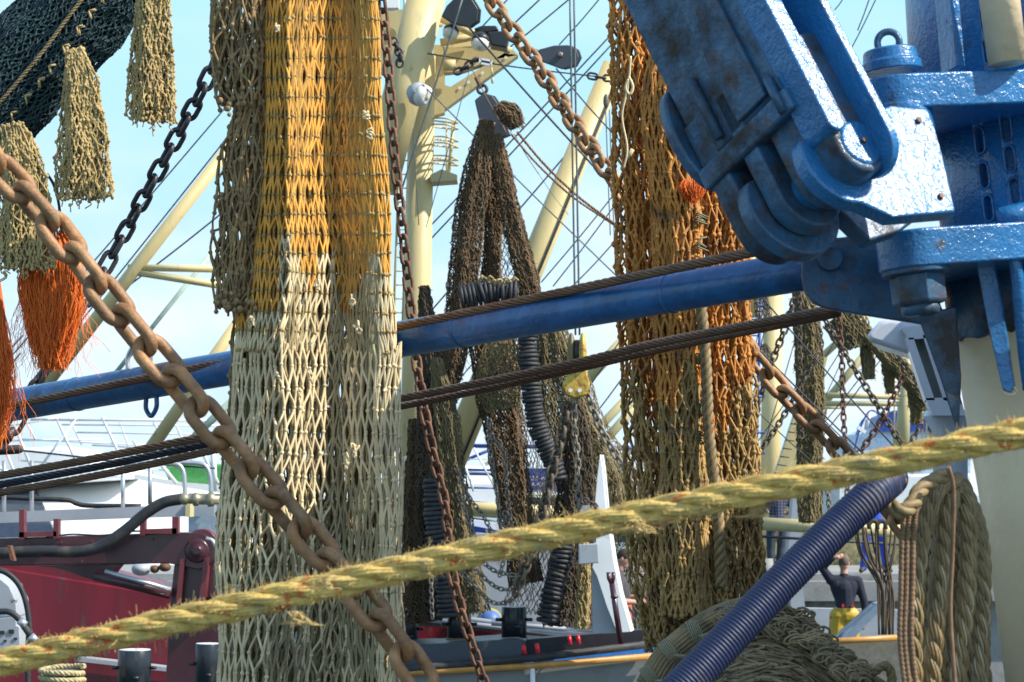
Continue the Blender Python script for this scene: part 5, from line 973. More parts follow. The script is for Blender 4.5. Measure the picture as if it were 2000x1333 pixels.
for o in ([(37, 996), (47, 996), (47, 1054), (37, 1054)], [(37, 1040), (110, 1038), (110, 1048), (37, 1050)], [(104, 1014), (114, 1014), (114, 1052), (104, 1052)], [(273, 1010), (283, 1010), (283, 1046), (273, 1046)], [(283, 1034), (345, 1032), (345, 1043), (283, 1043)], [(336, 1010), (348, 1010), (348, 1043), (336, 1043)]): b = MB(); b.prism(PL(o, dc - .1), np.array((0, .12, 0))); b.build('bracket_frame', MARL, cr_)
mp_ = thing('winch_house', 'large maroon steel panel filling the lower left behind the yellow rope', 'steel panel', P(150, 1400, 24)); b = MB(); b.prism(PL([(-80, 1095), (430, 1180), (430, 1440), (-80, 1440)], 24.0), np.array((0, 1.5, 0))); b.prism(PL([(-80, 1080), (90, 1098), (430, 1180), (-80, 1110)], 24.02), np.array((0, 1.4, 0))); b.build('panel', MAROON, mp_, bevel=.02)
b = MB(); b.prism(PL([(150, 1284), (430, 1316), (430, 1324), (150, 1292)], 23.7), np.array((0, .25, 0))); b.build('grey_ledge', LGREY, mp_)
wk = thing('walkway', 'grey walkway beam with bent handrails above the maroon crane arm', 'walkway', P(200, 1000, dc + .4)); dw = dc + .4
b = MB(); b.prism(PL([(-60, 1003), (368, 986), (368, 1009), (-60, 1024)], dw), np.array((0, .25, 0))); b.build('beam', LGREY, wk); b = MB(); b.prism(PL([(362, 985), (371, 985), (371, 1010), (362, 1010)], dw - .03), np.array((0, .28, 0))); b.build('end_plate', CREAMG, wk)
b = MB()
for x in (8, 62, 240): pole(b, P(x, 1002, dw + .1), P(x, 908 if x > 200 else 900, dw + .1), m(4.2, dw))
b.tube(smooth_path(PL([(-60, 948), (60, 930), (160, 915), (240, 907), (330, 905)], dw + .1), 30), m(4.4, dw), 10); b.tube(smooth_path(PL([(330, 905), (348, 908), (358, 922), (361, 950), (361, 990)], dw + .1), 24), m(4.6, dw), 10); b.build('handrail', ALU, wk)
b = MB(); pole(b, P(293, 985, dw + 1), P(293, 906, dw + 1), m(4.4, dw)); b.tube(smooth_path(PL([(280, 906), (340, 904), (385, 905), (403, 912), (411, 935), (412, 965)], dw + 1), 30), m(4.6, dw), 10); b.prism(PL([(368, 985), (418, 985), (418, 1008), (368, 1009)], dw + 1), np.array((0, .2, 0))); b.build('rear_handrail', ALU, wk)
hz = thing('hydraulic_hose', 'fat black hose curving along the maroon arm up to a brass coupling', 'hose', P(150, 1080, dc - .4))
b = MB(); b.tube(smooth_path(PL([(-40, 1086), (10, 1080), (80, 1077), (150, 1078), (195, 1068), (240, 1040), (285, 1003), (320, 982), (355, 975)], dc - .4), 60), m(11, dc), 14); b.build('hose_wall', BLACKR, hz)
b = MB(); b.lathe(P(352, 975, dc - .4), unit(P(440, 977, dc - .4) - P(352, 975, dc - .4)), [(0, m(11, dc)), (m(12, dc), m(11, dc)), (m(14, dc), m(9, dc)), (m(24, dc), m(9, dc)), (m(26, dc), m(13, dc)), (m(34, dc), m(13, dc)), (m(36, dc), m(10, dc)), (m(52, dc), m(10, dc)), (m(54, dc), m(14, dc)), (m(64, dc), m(13, dc)), (m(66, dc), m(9, dc)), (m(86, dc), m(9, dc))], 20); b.build('coupling', M('old_brass', (.32, .28, .18), .4, metal=.5), hz)
b = MB(); b.prism(PL([(14, 1066), (20, 1066), (28, 1096), (20, 1094)], dc - .6), np.array((0, .1, 0))); b.build('clip', CHAINR, hz)
b = MB(); b.tube(smooth_path(PL([(-20, 970), (60, 974), (130, 977), (150, 984), (175, 988), (275, 989)], dc + 1.2), 40), m(5, dc), 8); single(b, 'black_cable', BLACKR, 'black cable sagging along the white ship behind the handrails', 'cable')
b = MB(); b.tube(smooth_path(PL([(40, 880), (130, 890), (230, 902), (420, 915)], 28), 20), m(2, 28), 6); single(b, 'thin_line', WIRED, 'thin dark line from the spar ends across the white railings', 'line')
mi = thing('search_lamp', 'grey oval lamp and rusty fitting showing through the gap under the crane arm', 'lamp', P(275, 1115, 24)); b = MB(); b.ell(P(276, 1112, 23.5), (m(19, 23.5), .12, m(13, 23.5))); b.build('body', LGREY, mi); b = MB(); b.ell(P(322, 1108, 23.4), (m(12, 23.4), .08, m(9, 23.4))); b.ell(P(302, 1112, 23.4), (m(9, 23.4), .06, m(8, 23.4))); b.build('fitting', CHAINR, mi)
# equipment cabinet with hoses, at the very left
cb_ = thing('valve_cabinet', 'grey valve cabinet with hoses at the lower left edge', 'cabinet', P(0, 1330, 19)); dq = 19.0
b = MB(); b.prism(PL([(-60, 1118), (-10, 1122), (18, 1145), (31, 1175), (34, 1205), (-60, 1210)], dq), np.array((0, .5, 0))); b.build('dial_case', LGREY, cb_, bevel=.01)
b = MB(); b.prism(PL([(-60, 1212), (32, 1204), (32, 1222), (38, 1224), (40, 1270), (-60, 1275)], dq), np.array((0, .5, 0))); b.build('valve_block', LGREY, cb_, bevel=.01)
for x, y, w, h in ((4, 1236, 9, 7), (22, 1234, 10, 8), (10, 1252, 5, 4), (30, 1248, 6, 4)): b = MB(); b.prism(PL([(x - w / 2, y - h / 2), (x + w / 2, y - h / 2), (x + w / 2, y + h / 2), (x - w / 2, y + h / 2)], dq - .01), np.array((0, .01, 0))); b.build('opening', BLACKP, cb_)
b = MB(); b.tube(smooth_path(PL([(-20, 1112), (10, 1118), (35, 1140), (50, 1175), (57, 1220), (55, 1260), (54, 1345)], dq - .2), 40), m(5.5, dq), 12); b.build('loop_hose', BLACKR, cb_)
b = MB(); b.tube(smooth_path(PL([(-10, 1195), (15, 1195), (30, 1203), (42, 1216)], dq - .3), 20), m(6, dq), 10); b.tube(PL([(42, 1216), (62, 1246)], dq - .3), m(6.5, dq), 10); b.build('short_hose', BLACKR, cb_); b = MB(); b.tube(PL([(38, 1212), (50, 1222)], dq - .3), m(8, dq), 8); b.tube(PL([(60, 1242), (70, 1253)], dq - .3), m(8, dq), 8); b.build('union', ALU, cb_)
def text(s, p, size, mat, parent, name='lettering', rz=0, ext=.004):
    c = bpy.data.curves.new(name, 'FONT'); c.body = s; c.size = size; c.extrude = ext; c.align_x = 'LEFT'; o = bpy.data.objects.new('tmp', c); col.objects.link(o)
    dg = bpy.context.evaluated_depsgraph_get(); me = bpy.data.meshes.new_from_object(o.evaluated_get(dg)); bpy.data.objects.remove(o); me.materials.clear(); me.materials.append(mat)
    o = bpy.data.objects.new(name, me); col.objects.link(o); o.parent = parent; o.location = np.array(p) - WORG[parent.name]; o.rotation_euler = (R(90), 0, rz); return o
text('SPV', P(20, 1178, dq - .03), m(9, dq), BLACKP, cb_)
rcoil = thing('rope_coil', 'small straw rope coil on a bollard head under the yellow rope, lower left', 'rope coil', P(122, 1333, 19.3)); b = MB()
pts = [P(122, 1302, 19.3) + np.array((math.cos(a) * m(40, 19.3) * (1 + .04 * math.sin(a * .7)), math.sin(a) * m(40, 19.3), m(-3.4, 19.3) * a / 1.6 + random.gauss(0, .002))) for a in np.linspace(0, 5 * 2 * math.pi, 150)]
twisted(b, pts, m(5.5, 19.3), 3, m(26, 19.3), 5, .5, m(3.4, 19.3)); b.build('rope', M('straw_small_rope', (.45, .38, .2), .8, var=(20, .3)), rcoil); b = MB(); b.lathe(P(122, 1420, 19.3), (0, 0, 1), [(0, m(32, 19)), (m(112, 19), m(32, 19))], 24); b.build('bollard_head', STEELB, rcoil)

# ============================================================ white ship far left
ws = thing('white_ship', 'white ship with sloping side and pale railings at the far left', 'ship', P(200, 1100, 60)); d0 = 60
b = MB(); b.prism(PL([(-80, 925, 66), (250, 930, 66), (460, 968, 65), (470, 1330, 55), (-80, 1330, 55)]), np.array((0, 8, 0))); b.prism(PL([(-80, 880), (120, 872), (260, 935), (-80, 960)], d0 + 4), np.array((0, 6, 0))); b.build('hull_side', WHITE, ws, bevel=.15)
b = MB(); b.prism(PL([(-80, 962, 64.3), (66, 952, 64.5), (113, 1052, 61.8), (-80, 1056, 61.7)]), np.array((0, .2, 0))); b.build('dark_window', GLASSD, ws)
b = MB(); b.prism(PL([(318, 912), (360, 902), (446, 908), (452, 952), (330, 944)], d0 - 1), np.array((0, 1, 0))); b.build('green_cover', GREENP, ws, bevel=.1)
b = MB(); b.prism(PL([(262, 926), (350, 942), (455, 950), (455, 968), (262, 936)], d0 - 1.3), np.array((0, .5, 0))); b.build('ledge', WHITE, ws)
b = MB(); b.prism(PL([(368, 964), (470, 966), (470, 1060), (368, 1060)], d0 - .5), np.array((0, .4, 0))); b.build('grey_wall', M('blue_grey_wall', (.22, .28, .34), .6), ws)
b = MB()
RL = [((-20, 838), (120, 815), 2.5), ((60, 820), (470, 822), 3), ((120, 830), (470, 832), 2), ((-20, 862), (200, 858), 2), ((40, 858), (330, 872), 2), ((40, 900), (330, 920), 2), ((40, 880), (240, 898), 3), ((110, 815), (150, 905), 3), ((28, 830), (62, 915), 3), ((52, 825), (70, 860), 2), ((75, 918), (150, 818), 3), ((200, 815), (245, 915), 3), ((135, 815), (160, 870), 2), ((235, 825), (262, 905), 2), ((298, 820), (318, 860), 2.5), ((300, 890), (345, 945), 4), ((395, 880), (425, 945), 5), ((415, 860), (420, 960), 6), ((-20, 905), (22, 925), 4), ((150, 845), (470, 850), 2), ((260, 860), (300, 925), 2.5), ((345, 832), (375, 900), 2.5), ((180, 870), (470, 885), 2), ((0, 850), (30, 930), 3)]
for a, c, w in RL: pole(b, P(a[0], a[1], d0 - 2), P(c[0], c[1], d0 - 2), m(w * .95, d0), k=6)
b.build('railings', WHITE, ws)
# ============================================================ blue and white ship in the centre distance
cs = thing('blue_white_ship', 'white and blue ship with blue railings seen between the hanging nets', 'ship', P(1000, 1100, 55)); d0 = 55
b = MB(); b.prism(PL([(770, 938), (1000, 940), (1000, 1012), (770, 1005)], d0), np.array((0, 5, 0))); b.prism(PL([(900, 908), (985, 915), (990, 945), (900, 945)], d0 + 1), np.array((0, 3, 0))); b.build('white_house', WHITE, cs, bevel=.1)
b = MB(); b.prism(PL([(770, 1005), (900, 1012), (1110, 1042), (1110, 1120), (770, 1120)], d0 - .5), np.array((0, 4, 0))); b.build('white_side', WHITE, cs); b = MB(); b.prism(PL([(770, 1015), (905, 1024), (1000, 1042), (1060, 1062), (1060, 1140), (770, 1140)], d0 - .9), np.array((0, .4, 0))); b.build('blue_hull', BLUERAIL, cs)
b = MB()
for a, c, w in (((895, 871), (1260, 876), 8), ((895, 905), (965, 876), 6), ((895, 918), (1060, 922), 6), ((895, 926), (1060, 928), 5), ((905, 953), (970, 954), 3.5), ((970, 954), (984, 966), 3.5), ((1222, 880), (1222, 926), 8), ((1180, 925), (1270, 928), 10), ((895, 977), (1000, 988), 3), ((1180, 876), (1180, 870), 6)): pole(b, P(a[0], a[1], d0 - 1.5), P(c[0], c[1], d0 - 1.5), m(w / 2, d0), k=8)
b.build('blue_railings', BLUERAIL, cs)
b = MB()
for a, c, w in (((895, 897), (1010, 898), 2), ((905, 900), (925, 960), 5), ((925, 875), (965, 950), 4), ((905, 922), (1000, 924), 4), ((1175, 895), (1235, 897), 2)): pole(b, P(a[0], a[1], d0 - 1.8), P(c[0], c[1], d0 - 1.8), m(w / 2, d0), k=6)
b.build('white_rails', WHITE, cs); b = MB(); b.beam(P(948, 908, d0 - 2), P(968, 892, d0 - 2), .1, m(6, d0)); b.lathe(P(975, 938, d0 - 1.4), (0, -1, 0), [(0, m(14, d0)), (.1, m(13, d0))], 20); b.build('grey_fittings', CREAMG, cs)
nb = thing('name_boards', 'blue boards with rows of white lettering behind the brown nets', 'name board', P(1080, 1000, 50)); d0 = 50
b = MB(); b.prism(PL([(1020, 915), (1110, 915), (1110, 962), (1020, 962)], d0), np.array((0, .3, 0))); b.build('board', BLUERAIL, nb); b = MB(); b.prism(PL([(1020, 966), (1110, 968), (1110, 972), (1020, 970)], d0), np.array((0, .3, 0))); b.build('yellow_line', M('pale_yellow_green', (.5, .6, .2), .5), nb)
b = MB(); b.prism(PL([(1020, 972), (1250, 972), (1250, 1060), (1020, 1060)], d0 + .2), np.array((0, .3, 0))); b.prism(PL([(1185, 926), (1250, 928), (1250, 948), (1185, 948)], d0 + .2), np.array((0, .3, 0))); b.build('grey_mesh_panel', DGREY, nb)
for s_, x, y, h in (('VISZAND', 1030, 938, 8), ('DAVOFAN', 1030, 950, 8), ('NAUTIMPEX', 1032, 964, 7), ('WERSKOR', 1198, 944, 10)): text(s_, P(x, y, d0 - .06), m(h * 1.35, d0), WHITE, nb)

# ============================================================ right background: masts, net column, fringe, wheelhouse
lm = thing('ladder_mast', 'blue lattice ladder rising between the rust net and the cream mast', 'ladder', P(1470, 900, 36)); b = MB()
pole(b, P(1457, 915, 36), P(1467, 540, 36), m(3, 36), k=8); pole(b, P(1476, 915, 36), P(1487, 540, 36), m(3, 36), k=8); b.build('side_rails', BLUERAIL, lm); b = MB()
for y in range(560, 910, 16): x = 1457 + (915 - y) * .0267; pole(b, P(x, y, 36), P(x + 19, y, 36), m(1.6, 36), k=6)
for y in (598, 694, 775, 845, 885): pole(b, P(1452, y, 35.9), P(1494, y, 35.9), m(3, 36), k=8)
b.build('rungs', BLUERAIL, lm)
spar('upright cream mast beside the blue ladder', (1512, 540), (1500, 1110), 37, 42, 47.5)
sl = thing('ladder_mast', 'leaning cream box mast with dark rungs left of the net column', 'mast', P(1540, 930, 33)); b = MB(); b.prism(PL([(1592, 690), (1616, 700), (1555, 935), (1514, 930)], 33), np.array((0, .3, 0))); b.build('box_leg', CREAMF, sl); b = MB()
for y in range(780, 925, 16): x = 1592 - (y - 690) * .33; pole(b, P(x - 2, y, 32.8), P(x + 16, y + 2, 32.8), m(1.3, 33), k=6)
b.build('rungs', WIRED, sl)
fnet('grey mesh cone hung on the cream mast beside the blue ladder, upper', [(1484, 580, 12), (1492, 620, 14), (1490, 650, 4)], 16, 9, 1.0, FARNETK, d=33, layers=(1,), hole=.1); fnet('grey mesh cone hung on the cream mast beside the blue ladder, lower', [(1492, 672, 5), (1496, 700, 14)], 14, 8, 1.0, FARNETK, d=33, layers=(1,), hole=.1)
fnet('dense brown net column hanging right of the cream masts', [(1560, 560, 12), (1574, 620, 22), (1578, 700, 24), (1582, 800, 24), (1580, 900, 22), (1578, 1020, 17)], 36, 8, 1.9, FARNETG, d=26, fz_=700, hole=.03)
fnet('brown net strip on the upright behind the blue hose top', [(1590, 930, 12), (1592, 1015, 14)], 18, 8, 1.8, FARNETG, d=26.3, hole=.05)
fnet('olive net fringe hanging under the blue bracket', [(1640, 615, 34), (1660, 645, 36), (1670, 680, 26)], 40, 9, 1.5, FARNETG, d=26, layers=(1, .6), hole=.1, dfac=.3)
fnet('olive net rolled along the spar behind the white housing', [(1640, 612, 8), (1690, 650, 12), (1740, 700, 16), (1790, 755, 16), (1812, 790, 14)], 30, 8, 1.7, FARNETG, d=26, fz_=300)
for sp_, lab in (([(1690, 660, 8), (1694, 700, 11), (1697, 740, 10)], 'olive net strip dangling left of the white housing, longest first'), ([(1730, 690, 9), (1736, 720, 11), (1738, 768, 6)], 'olive net strip dangling behind the white housing, tapering to a point'), ([(1780, 740, 10), (1788, 780, 12), (1790, 828, 9)], 'olive net strip dangling behind the slot window'), ([(1822, 800, 9), (1826, 850, 9)], 'olive net strip low beside the foot of the white housing')):
    fnet(lab, sp_, 18, 8, 1.7, FARNETG, d=26.1, fz_=80)
spar('slanting cream spar behind the net strips and the white housing', (1610, 560), (1812, 800), 16, 18, 27, CREAMG)
spar('upper horizontal cream pipe behind the net column', (1595, 772), (1770, 776), 11, 11, 40, CREAMG); spar('lower horizontal cream pipe behind the net column', (1595, 788), (1830, 790), 10, 10, 40, CREAMG)
spar('short thin cream pipe near the vertical chain', (1600, 796), (1642, 796), 7, 7, 40, CREAMG)
spar('distant cream strut rising right past the vertical chain, upper', (1710, 600), (1596, 706), 14, 14, 42, CREAMG); spar('distant cream strut rising right past the vertical chain, lower', (1720, 655), (1600, 800), 15, 15, 42, CREAMG)
spar('distant tapering cream mast left of the foot of the white housing', (1774, 700), (1758, 900), 14, 34, 40, CREAMG)
for x in (1745, 1752, 1800, 1808, 1816): spar('thin pale upright pole %s the distant tapering mast' % ({1745: 'left of', 1752: 'touching the left side of', 1800: 'first to the right of', 1808: 'second to the right of', 1816: 'farthest right of'}[x]), (x + 4, 700), (x, 900), 3, 3, 41, CREAMG)
for pts, p_, w, lab, mt in (([(1604, 612), (1650, 690), (1700, 770), (1750, 850), (1775, 880)], 13.5, 4.6, 'brown chain slanting down right under the blue bracket', CHAINX), ([(1638, 610), (1644, 700), (1647, 800), (1652, 905)], 12.5, 4, 'thin dark chain hanging plumb in the gap left of the white housing', CHAINR), ([(1552, 585), (1530, 650), (1500, 730), (1468, 830), (1450, 880)], 14, 5, 'brown chain slanting down left behind the cream mast', CHAINX), ([(1600, 690), (1570, 740), (1520, 830), (1450, 930)], 11, 4, 'thin chain slanting down left across the leaning mast', CHAINX), ([(1764, 735), (1738, 790), (1710, 840), (1668, 900)], 12, 4.4, 'dark chain slanting down left before the far wheelhouse', CHAINR), ([(1750, 690), (1790, 745), (1812, 790)], 12, 4.6, 'brown chain on the spar behind the white housing', CHAINX), ([(1800, 830), (1782, 860), (1768, 890)], 12, 4, 'short chain by the foot of the white housing', CHAINX), ([(1617, 955), (1620, 1000)], 11, 3.6, 'short pale chain against the blue grey wall under the yellow rope', CHAING), ([(1562, 560), (1563, 700), (1566, 860)], 11, 3.2, 'thin chain lying on the net column', CHAINX), ([(1655, 935), (1655, 1000)], 11, 3.6, 'short dark chain beside the top of the blue hose', CHAINX)):
    chain('rigging_chain', lab, PL(pts, 25), m(p_, 25), m(w, 25), mt, 'chains in the rigging at the right', k=5, n=5, roll=25)
wh = thing('wheelhouse', 'far white wheelhouse with blue windows and bent blue rails in the gap', 'wheelhouse', P(1740, 900, 80)); d0 = 80
b = MB(); b.prism(PL([(1672, 848), (1705, 836), (1900, 836), (1900, 1000), (1660, 1000)], d0), np.array((0, 6, 0))); b.build('house', M('pale_blue_white', (.55, .66, .80), .5), wh, bevel=.1)
b = MB(); b.prism(PL([(1716, 815), (1740, 806), (1900, 806), (1900, 840), (1712, 844)], d0 - .2), np.array((0, 3, 0))); b.build('window_band', BLUERAIL, wh)
b = MB(); b.tube(smooth_path(PL([(1664, 900), (1676, 850), (1690, 815), (1700, 803), (1712, 806), (1720, 822)], d0 - 1), 24), m(1.8, d0), 6); b.tube(smooth_path(PL([(1672, 850), (1682, 825), (1694, 812)], d0 - 1), 12), m(1.5, d0), 6); b.tube(smooth_path(PL([(1730, 812), (1745, 804), (1765, 806)], d0 - 1), 12), m(1.8, d0), 6); b.build('bent_rails', BLUERAIL, wh)
b = MB(); b.beam(P(1675, 835, d0 - 1), P(1690, 845, d0 - 1), .2, m(7, d0)); pole(b, P(1692, 840, d0 - .5), P(1700, 802, d0 - .5), m(3, d0)); b.build('white_fittings', WHITE, wh)
# low ships and sheds behind the quay
b = MB(); b.prism(PL([(1460, 930), (1900, 925), (1900, 1085), (1460, 1085)], 70), np.array((0, 5, 0))); single(b, 'far_ship', WHITE, 'white ship side glimpsed behind the quay under the yellow rope', 'ship', bevel=.1)
b = MB(); b.prism(PL([(1608, 940), (1640, 940), (1640, 1022), (1606, 1022)], 46), np.array((0, .3, 0))); single(b, 'grey_locker', M('blue_grey_locker', (.20, .27, .30), .6), 'tall blue grey locker behind the short pale chain', 'locker')
b = MB(); b.prism(PL([(1552, 930), (1578, 930), (1562, 1100), (1530, 1170), (1546, 1010)], 38), np.array((0, .4, 0))); b.prism(PL([(1535, 1090), (1562, 1090), (1575, 1210), (1548, 1210)], 38), np.array((0, .4, 0))); single(b, 'gallows_leg', LGREY, 'pale grey tapering steel leg beside the man in the plaid shirt', 'steel leg')
b = MB(); b.box((P(1700, 1100, 48)[0], 47.5, 3.1), (10, .5, 1.3)); single(b, 'fence', M('wattle_netting_pile', (.22, .19, .10), .95, var=(9, .7)), 'tangled olive netting heap along the quay behind the men', 'netting heap')
# ship alongside the quay: pale grey side, ochre gunwale
pg = thing('grey_boat', 'pale grey boat with an ochre gunwale below the man in yellow trousers', 'boat', P(1690, 1333, 20)); 
b = MB(); b.prism(PL([(1440, 1186), (1760, 1192), (1760, 1300), (1440, 1300)], 39.5), np.array((0, .3, 0))); b.build('far_side', LGREY, pg)
b = MB(); b.prism(PL([(1560, 1258), (1760, 1246), (1760, 1430), (1560, 1430)], 20), np.array((0, .3, 0))); b.build('near_side', M('brown_grey_hull', (.17, .155, .12), .6, var=(20, .3)), pg); b = MB(); b.tube(PL([(1560, 1257), (1765, 1245)], 19.9), m(6, 20), 10); b.build('gunwale', OCHRE, pg)
b = MB(); b.prism(PL([(1640, 1252), (1650, 1236), (1714, 1180), (1724, 1178), (1722, 1190), (1665, 1250)], 32.4), np.array((0, .5, 0))); b.prism(PL([(1612, 1262), (1640, 1258), (1722, 1186), (1700, 1182)], 32.6), np.array((0, .1, 0))); single(b, 'gangplank', M('blue_grey_plank', (.20, .26, .33), .6), 'blue grey gangplank slanting up right beside the man in yellow trousers', 'gangplank')
b = MB(); b.lathe(P(1498, 1142, 35), (0, 0, 1), [(0, m(14, 35)), (m(50, 35), m(12, 35))], 20); single(b, 'pile', CONC, 'grey green mooring pile beside the foot of the rust net', 'pile')
b = MB(); b.prism(PL([(1484, 1132), (1512, 1132), (1512, 1137), (1484, 1137)], 34.6), np.array((0, .1, 0))); single(b, 'white_ledge', WHITE, 'narrow white ledge at the foot of the grey pile', 'ledge')
hb = thing('rope_bundle', 'bundle of grey brown ropes hanging from the cream spar left of the rope coil', 'rope bundle', P(1725, 1240, 24)); b = MB()
for k_ in range(15):
    x = 1668 + k_ * 5.8 + random.gauss(0, 3); e_ = 1716 + (k_ % 6) * 5.4 + random.gauss(0, 2); b.tube(smooth_path(PL([(x, 1030), (x + (e_ - x) * .25, 1085), (e_, 1150), (e_ + random.gauss(0, 2), 1240)], 24 + random.uniform(-.2, .2)), 14), m(random.uniform(1.6, 2.8), 24), 5)
for x in (1690, 1706, 1722, 1738): b.tube(smooth_path(PL([(x - 10, 1030), (x - 4, 1018), (x + 6, 1020), (x + 8, 1034)], 23.8), 10), m(4.5, 24), 6)
b.build('ropes', M('grey_brown_rope', (.08, .058, .036), .9, var=(3, .3)), hb)

# ============================================================ people
def person(label, feet, scale, joints, skin_segs, cloth, hairspec, extra=None, vox=.012):
    t = thing('person', label, 'person', feet); J = {k_: np.array(feet) + scale * np.array(v) for k_, v in joints.items()}
    b = MB()
    for a, c, r1, r2 in skin_segs: b.capsule(J[a], J[c], r1 * scale, r2 * scale)
    hd_ = J['head']; f = unit(joints['face']); sd = unit(np.cross(f, (0, 0, 1))); up = np.cross(sd, f); Rm = np.stack([sd, f, up], 1)
    b.ell(hd_, np.array((.074, .092, .112)) * scale, Rm); b.ell(hd_ + Rm @ (np.array((0, .035, -.06)) * scale), np.array((.052, .06, .055)) * scale, Rm)
    b.ell(hd_ + Rm @ (np.array((0, .098, -.015)) * scale), np.array((.013, .02, .022)) * scale, Rm); b.ell(hd_ + Rm @ (np.array((0, .082, -.062)) * scale), np.array((.024, .014, .011)) * scale, Rm)
    for s_ in (-1, 1): b.ell(hd_ + Rm @ (np.array((.076 * s_, -.008, -.005)) * scale), np.array((.011, .018, .03)) * scale, Rm); b.ell(hd_ + Rm @ (np.array((.03 * s_, .08, .02)) * scale), np.array((.02, .012, .008)) * scale, Rm)
    for side in ('l', 'r'):                       # palm, four fingers, thumb
        w, h_ = J['wrist_' + side], J['hand_' + side]; dd = unit(h_ - w); sd2 = unit(np.cross(dd, (0.2, 1, .3))); nn = np.cross(sd2, dd)
        b.capsule(w, w + dd * .07 * scale, .026 * scale, .032 * scale)
        for q in range(4): p0 = w + dd * .085 * scale + sd2 * (q - 1.5) * .019 * scale; p1 = p0 + dd * (.045 - .004 * abs(q - 1.3)) * scale + nn * .008 * scale; p2 = p1 + dd * .028 * scale + nn * .024 * scale; b.capsule(p0, p1, .0095 * scale, .009 * scale, 8); b.capsule(p1, p2, .009 * scale, .0075 * scale, 8)
        p0 = w + dd * .03 * scale + sd2 * .03 * scale; b.capsule(p0, p0 + (dd * .035 + sd2 * .03) * scale, .012 * scale, .009 * scale, 8)
    o = b.build('body', SKIN, t); md = o.modifiers.new('join', 'REMESH'); md.mode = 'VOXEL'; md.voxel_size = vox * .8; md.use_smooth_shade = True
    for nm, mat, segs in cloth:
        b = MB()
        for s_ in segs:
            if len(s_) == 4: b.capsule(J[s_[0]], J[s_[1]], s_[2] * scale, s_[3] * scale)
            else: c = (J[s_[0]] + J[s_[1]]) / 2; b.ell(J[s_[0]] + (J[s_[1]] - J[s_[0]]) * s_[2], np.array(s_[3:6]) * scale)
        o = b.build(nm, mat, t); md = o.modifiers.new('join', 'REMESH'); md.mode = 'VOXEL'; md.voxel_size = vox; md.use_smooth_shade = True; sm_ = o.modifiers.new('soft', 'SMOOTH'); sm_.factor = .5; sm_.iterations = 3
    if hairspec:
        b = MB(); b.ell(hd_ + Rm @ (np.array((0, -.014, .026)) * scale), np.array((.080, .094, .100)) * scale, Rm); b.build('hair', hairspec, t)
    if extra: extra(t, J, scale, Rm)
    return t
def skj(): return [('neck', 'head', .055, .05), ('shoulder_l', 'elbow_l', .045, .04), ('elbow_l', 'wrist_l', .042, .028), ('shoulder_r', 'elbow_r', .045, .04), ('elbow_r', 'wrist_r', .042, .028), ('chest', 'neck', .1, .055), ('pelvis', 'chest', .11, .12), ('pelvis', 'knee_l', .08, .055), ('knee_l', 'ankle_l', .055, .035), ('pelvis', 'knee_r', .08, .055), ('knee_r', 'ankle_r', .055, .035)]
def trousers(top): return [('hip_l', 'knee_l', .10, .078), ('knee_l', 'ankle_l', .078, .07), ('hip_r', 'knee_r', .10, .078), ('knee_r', 'ankle_r', .078, .07), ('hip_l', 'hip_r', .12, .12), ('pelvis', top, .135, .13)]
def shirt(long): 
    s = [('shoulder_l', 'shoulder_r', .075, .075), ('chest', 'belly', .15, .14), ('chest_l', 'belly', .11, .12), ('chest_r', 'belly', .11, .12), ('belly', 'pelvis', .14, .14), ('chest', 'neck', .10, .06)]
    for q in 'lr': s += [('shoulder_' + q, 'elbow_' + q, .072, .058)] + ([('elbow_' + q, 'wrist_' + q, .058, .042)] if long else [])
    return s
boots = [('ankle_l', 'toe_l', .055, .045), ('ankle_r', 'toe_r', .055, .045)]
YEL = M('yellow_oilskin', (.50, .33, .03), .45, var=(6, .2), bump=[(14, .4, .02)]); NAVY = M('navy_sweater', (.012, .016, .032), .85); REDC = M('red_clip', (.6, .03, .02), .5)
ORO = M('orange_oilskin', (.55, .10, .04), .5, var=(6, .2), bump=[(14, .4, .02)]); GSH = M('dark_grey_shirt', (.06, .055, .065), .85); JEAN = M('dark_jeans', (.03, .045, .06), .85, var=(12, .3)); BLUEJ = M('bright_blue_overalls', (.015, .06, .42), .7)
PLAID = M('navy_plaid_shirt', (.05, .06, .12), .85)
_n = PLAID.node_tree; wv1, wv2 = _n.nodes.new('ShaderNodeTexWave'), _n.nodes.new('ShaderNodeTexWave'); wv1.bands_direction = 'X'; wv2.bands_direction = 'Z'; tcn = _n.nodes.new('ShaderNodeTexCoord')
for w_ in (wv1, wv2): w_.inputs['Scale'].default_value = 6; _n.links.new(tcn.outputs['Object'], w_.inputs['Vector'])
ad_ = _n.nodes.new('ShaderNodeMath'); ad_.operation = 'MULTIPLY'; _n.links.new(wv1.outputs['Fac'], ad_.inputs[0]); _n.links.new(wv2.outputs['Fac'], ad_.inputs[1]); rp_ = _n.nodes.new('ShaderNodeValToRGB'); rp_.color_ramp.elements[0].color = (.02, .025, .05, 1); rp_.color_ramp.elements[1].color = (.16, .17, .26, 1); _n.links.new(ad_.outputs[0], rp_.inputs[0]); _n.links.new(rp_.outputs[0], _n.nodes['Principled BSDF'].inputs['Base Color'])
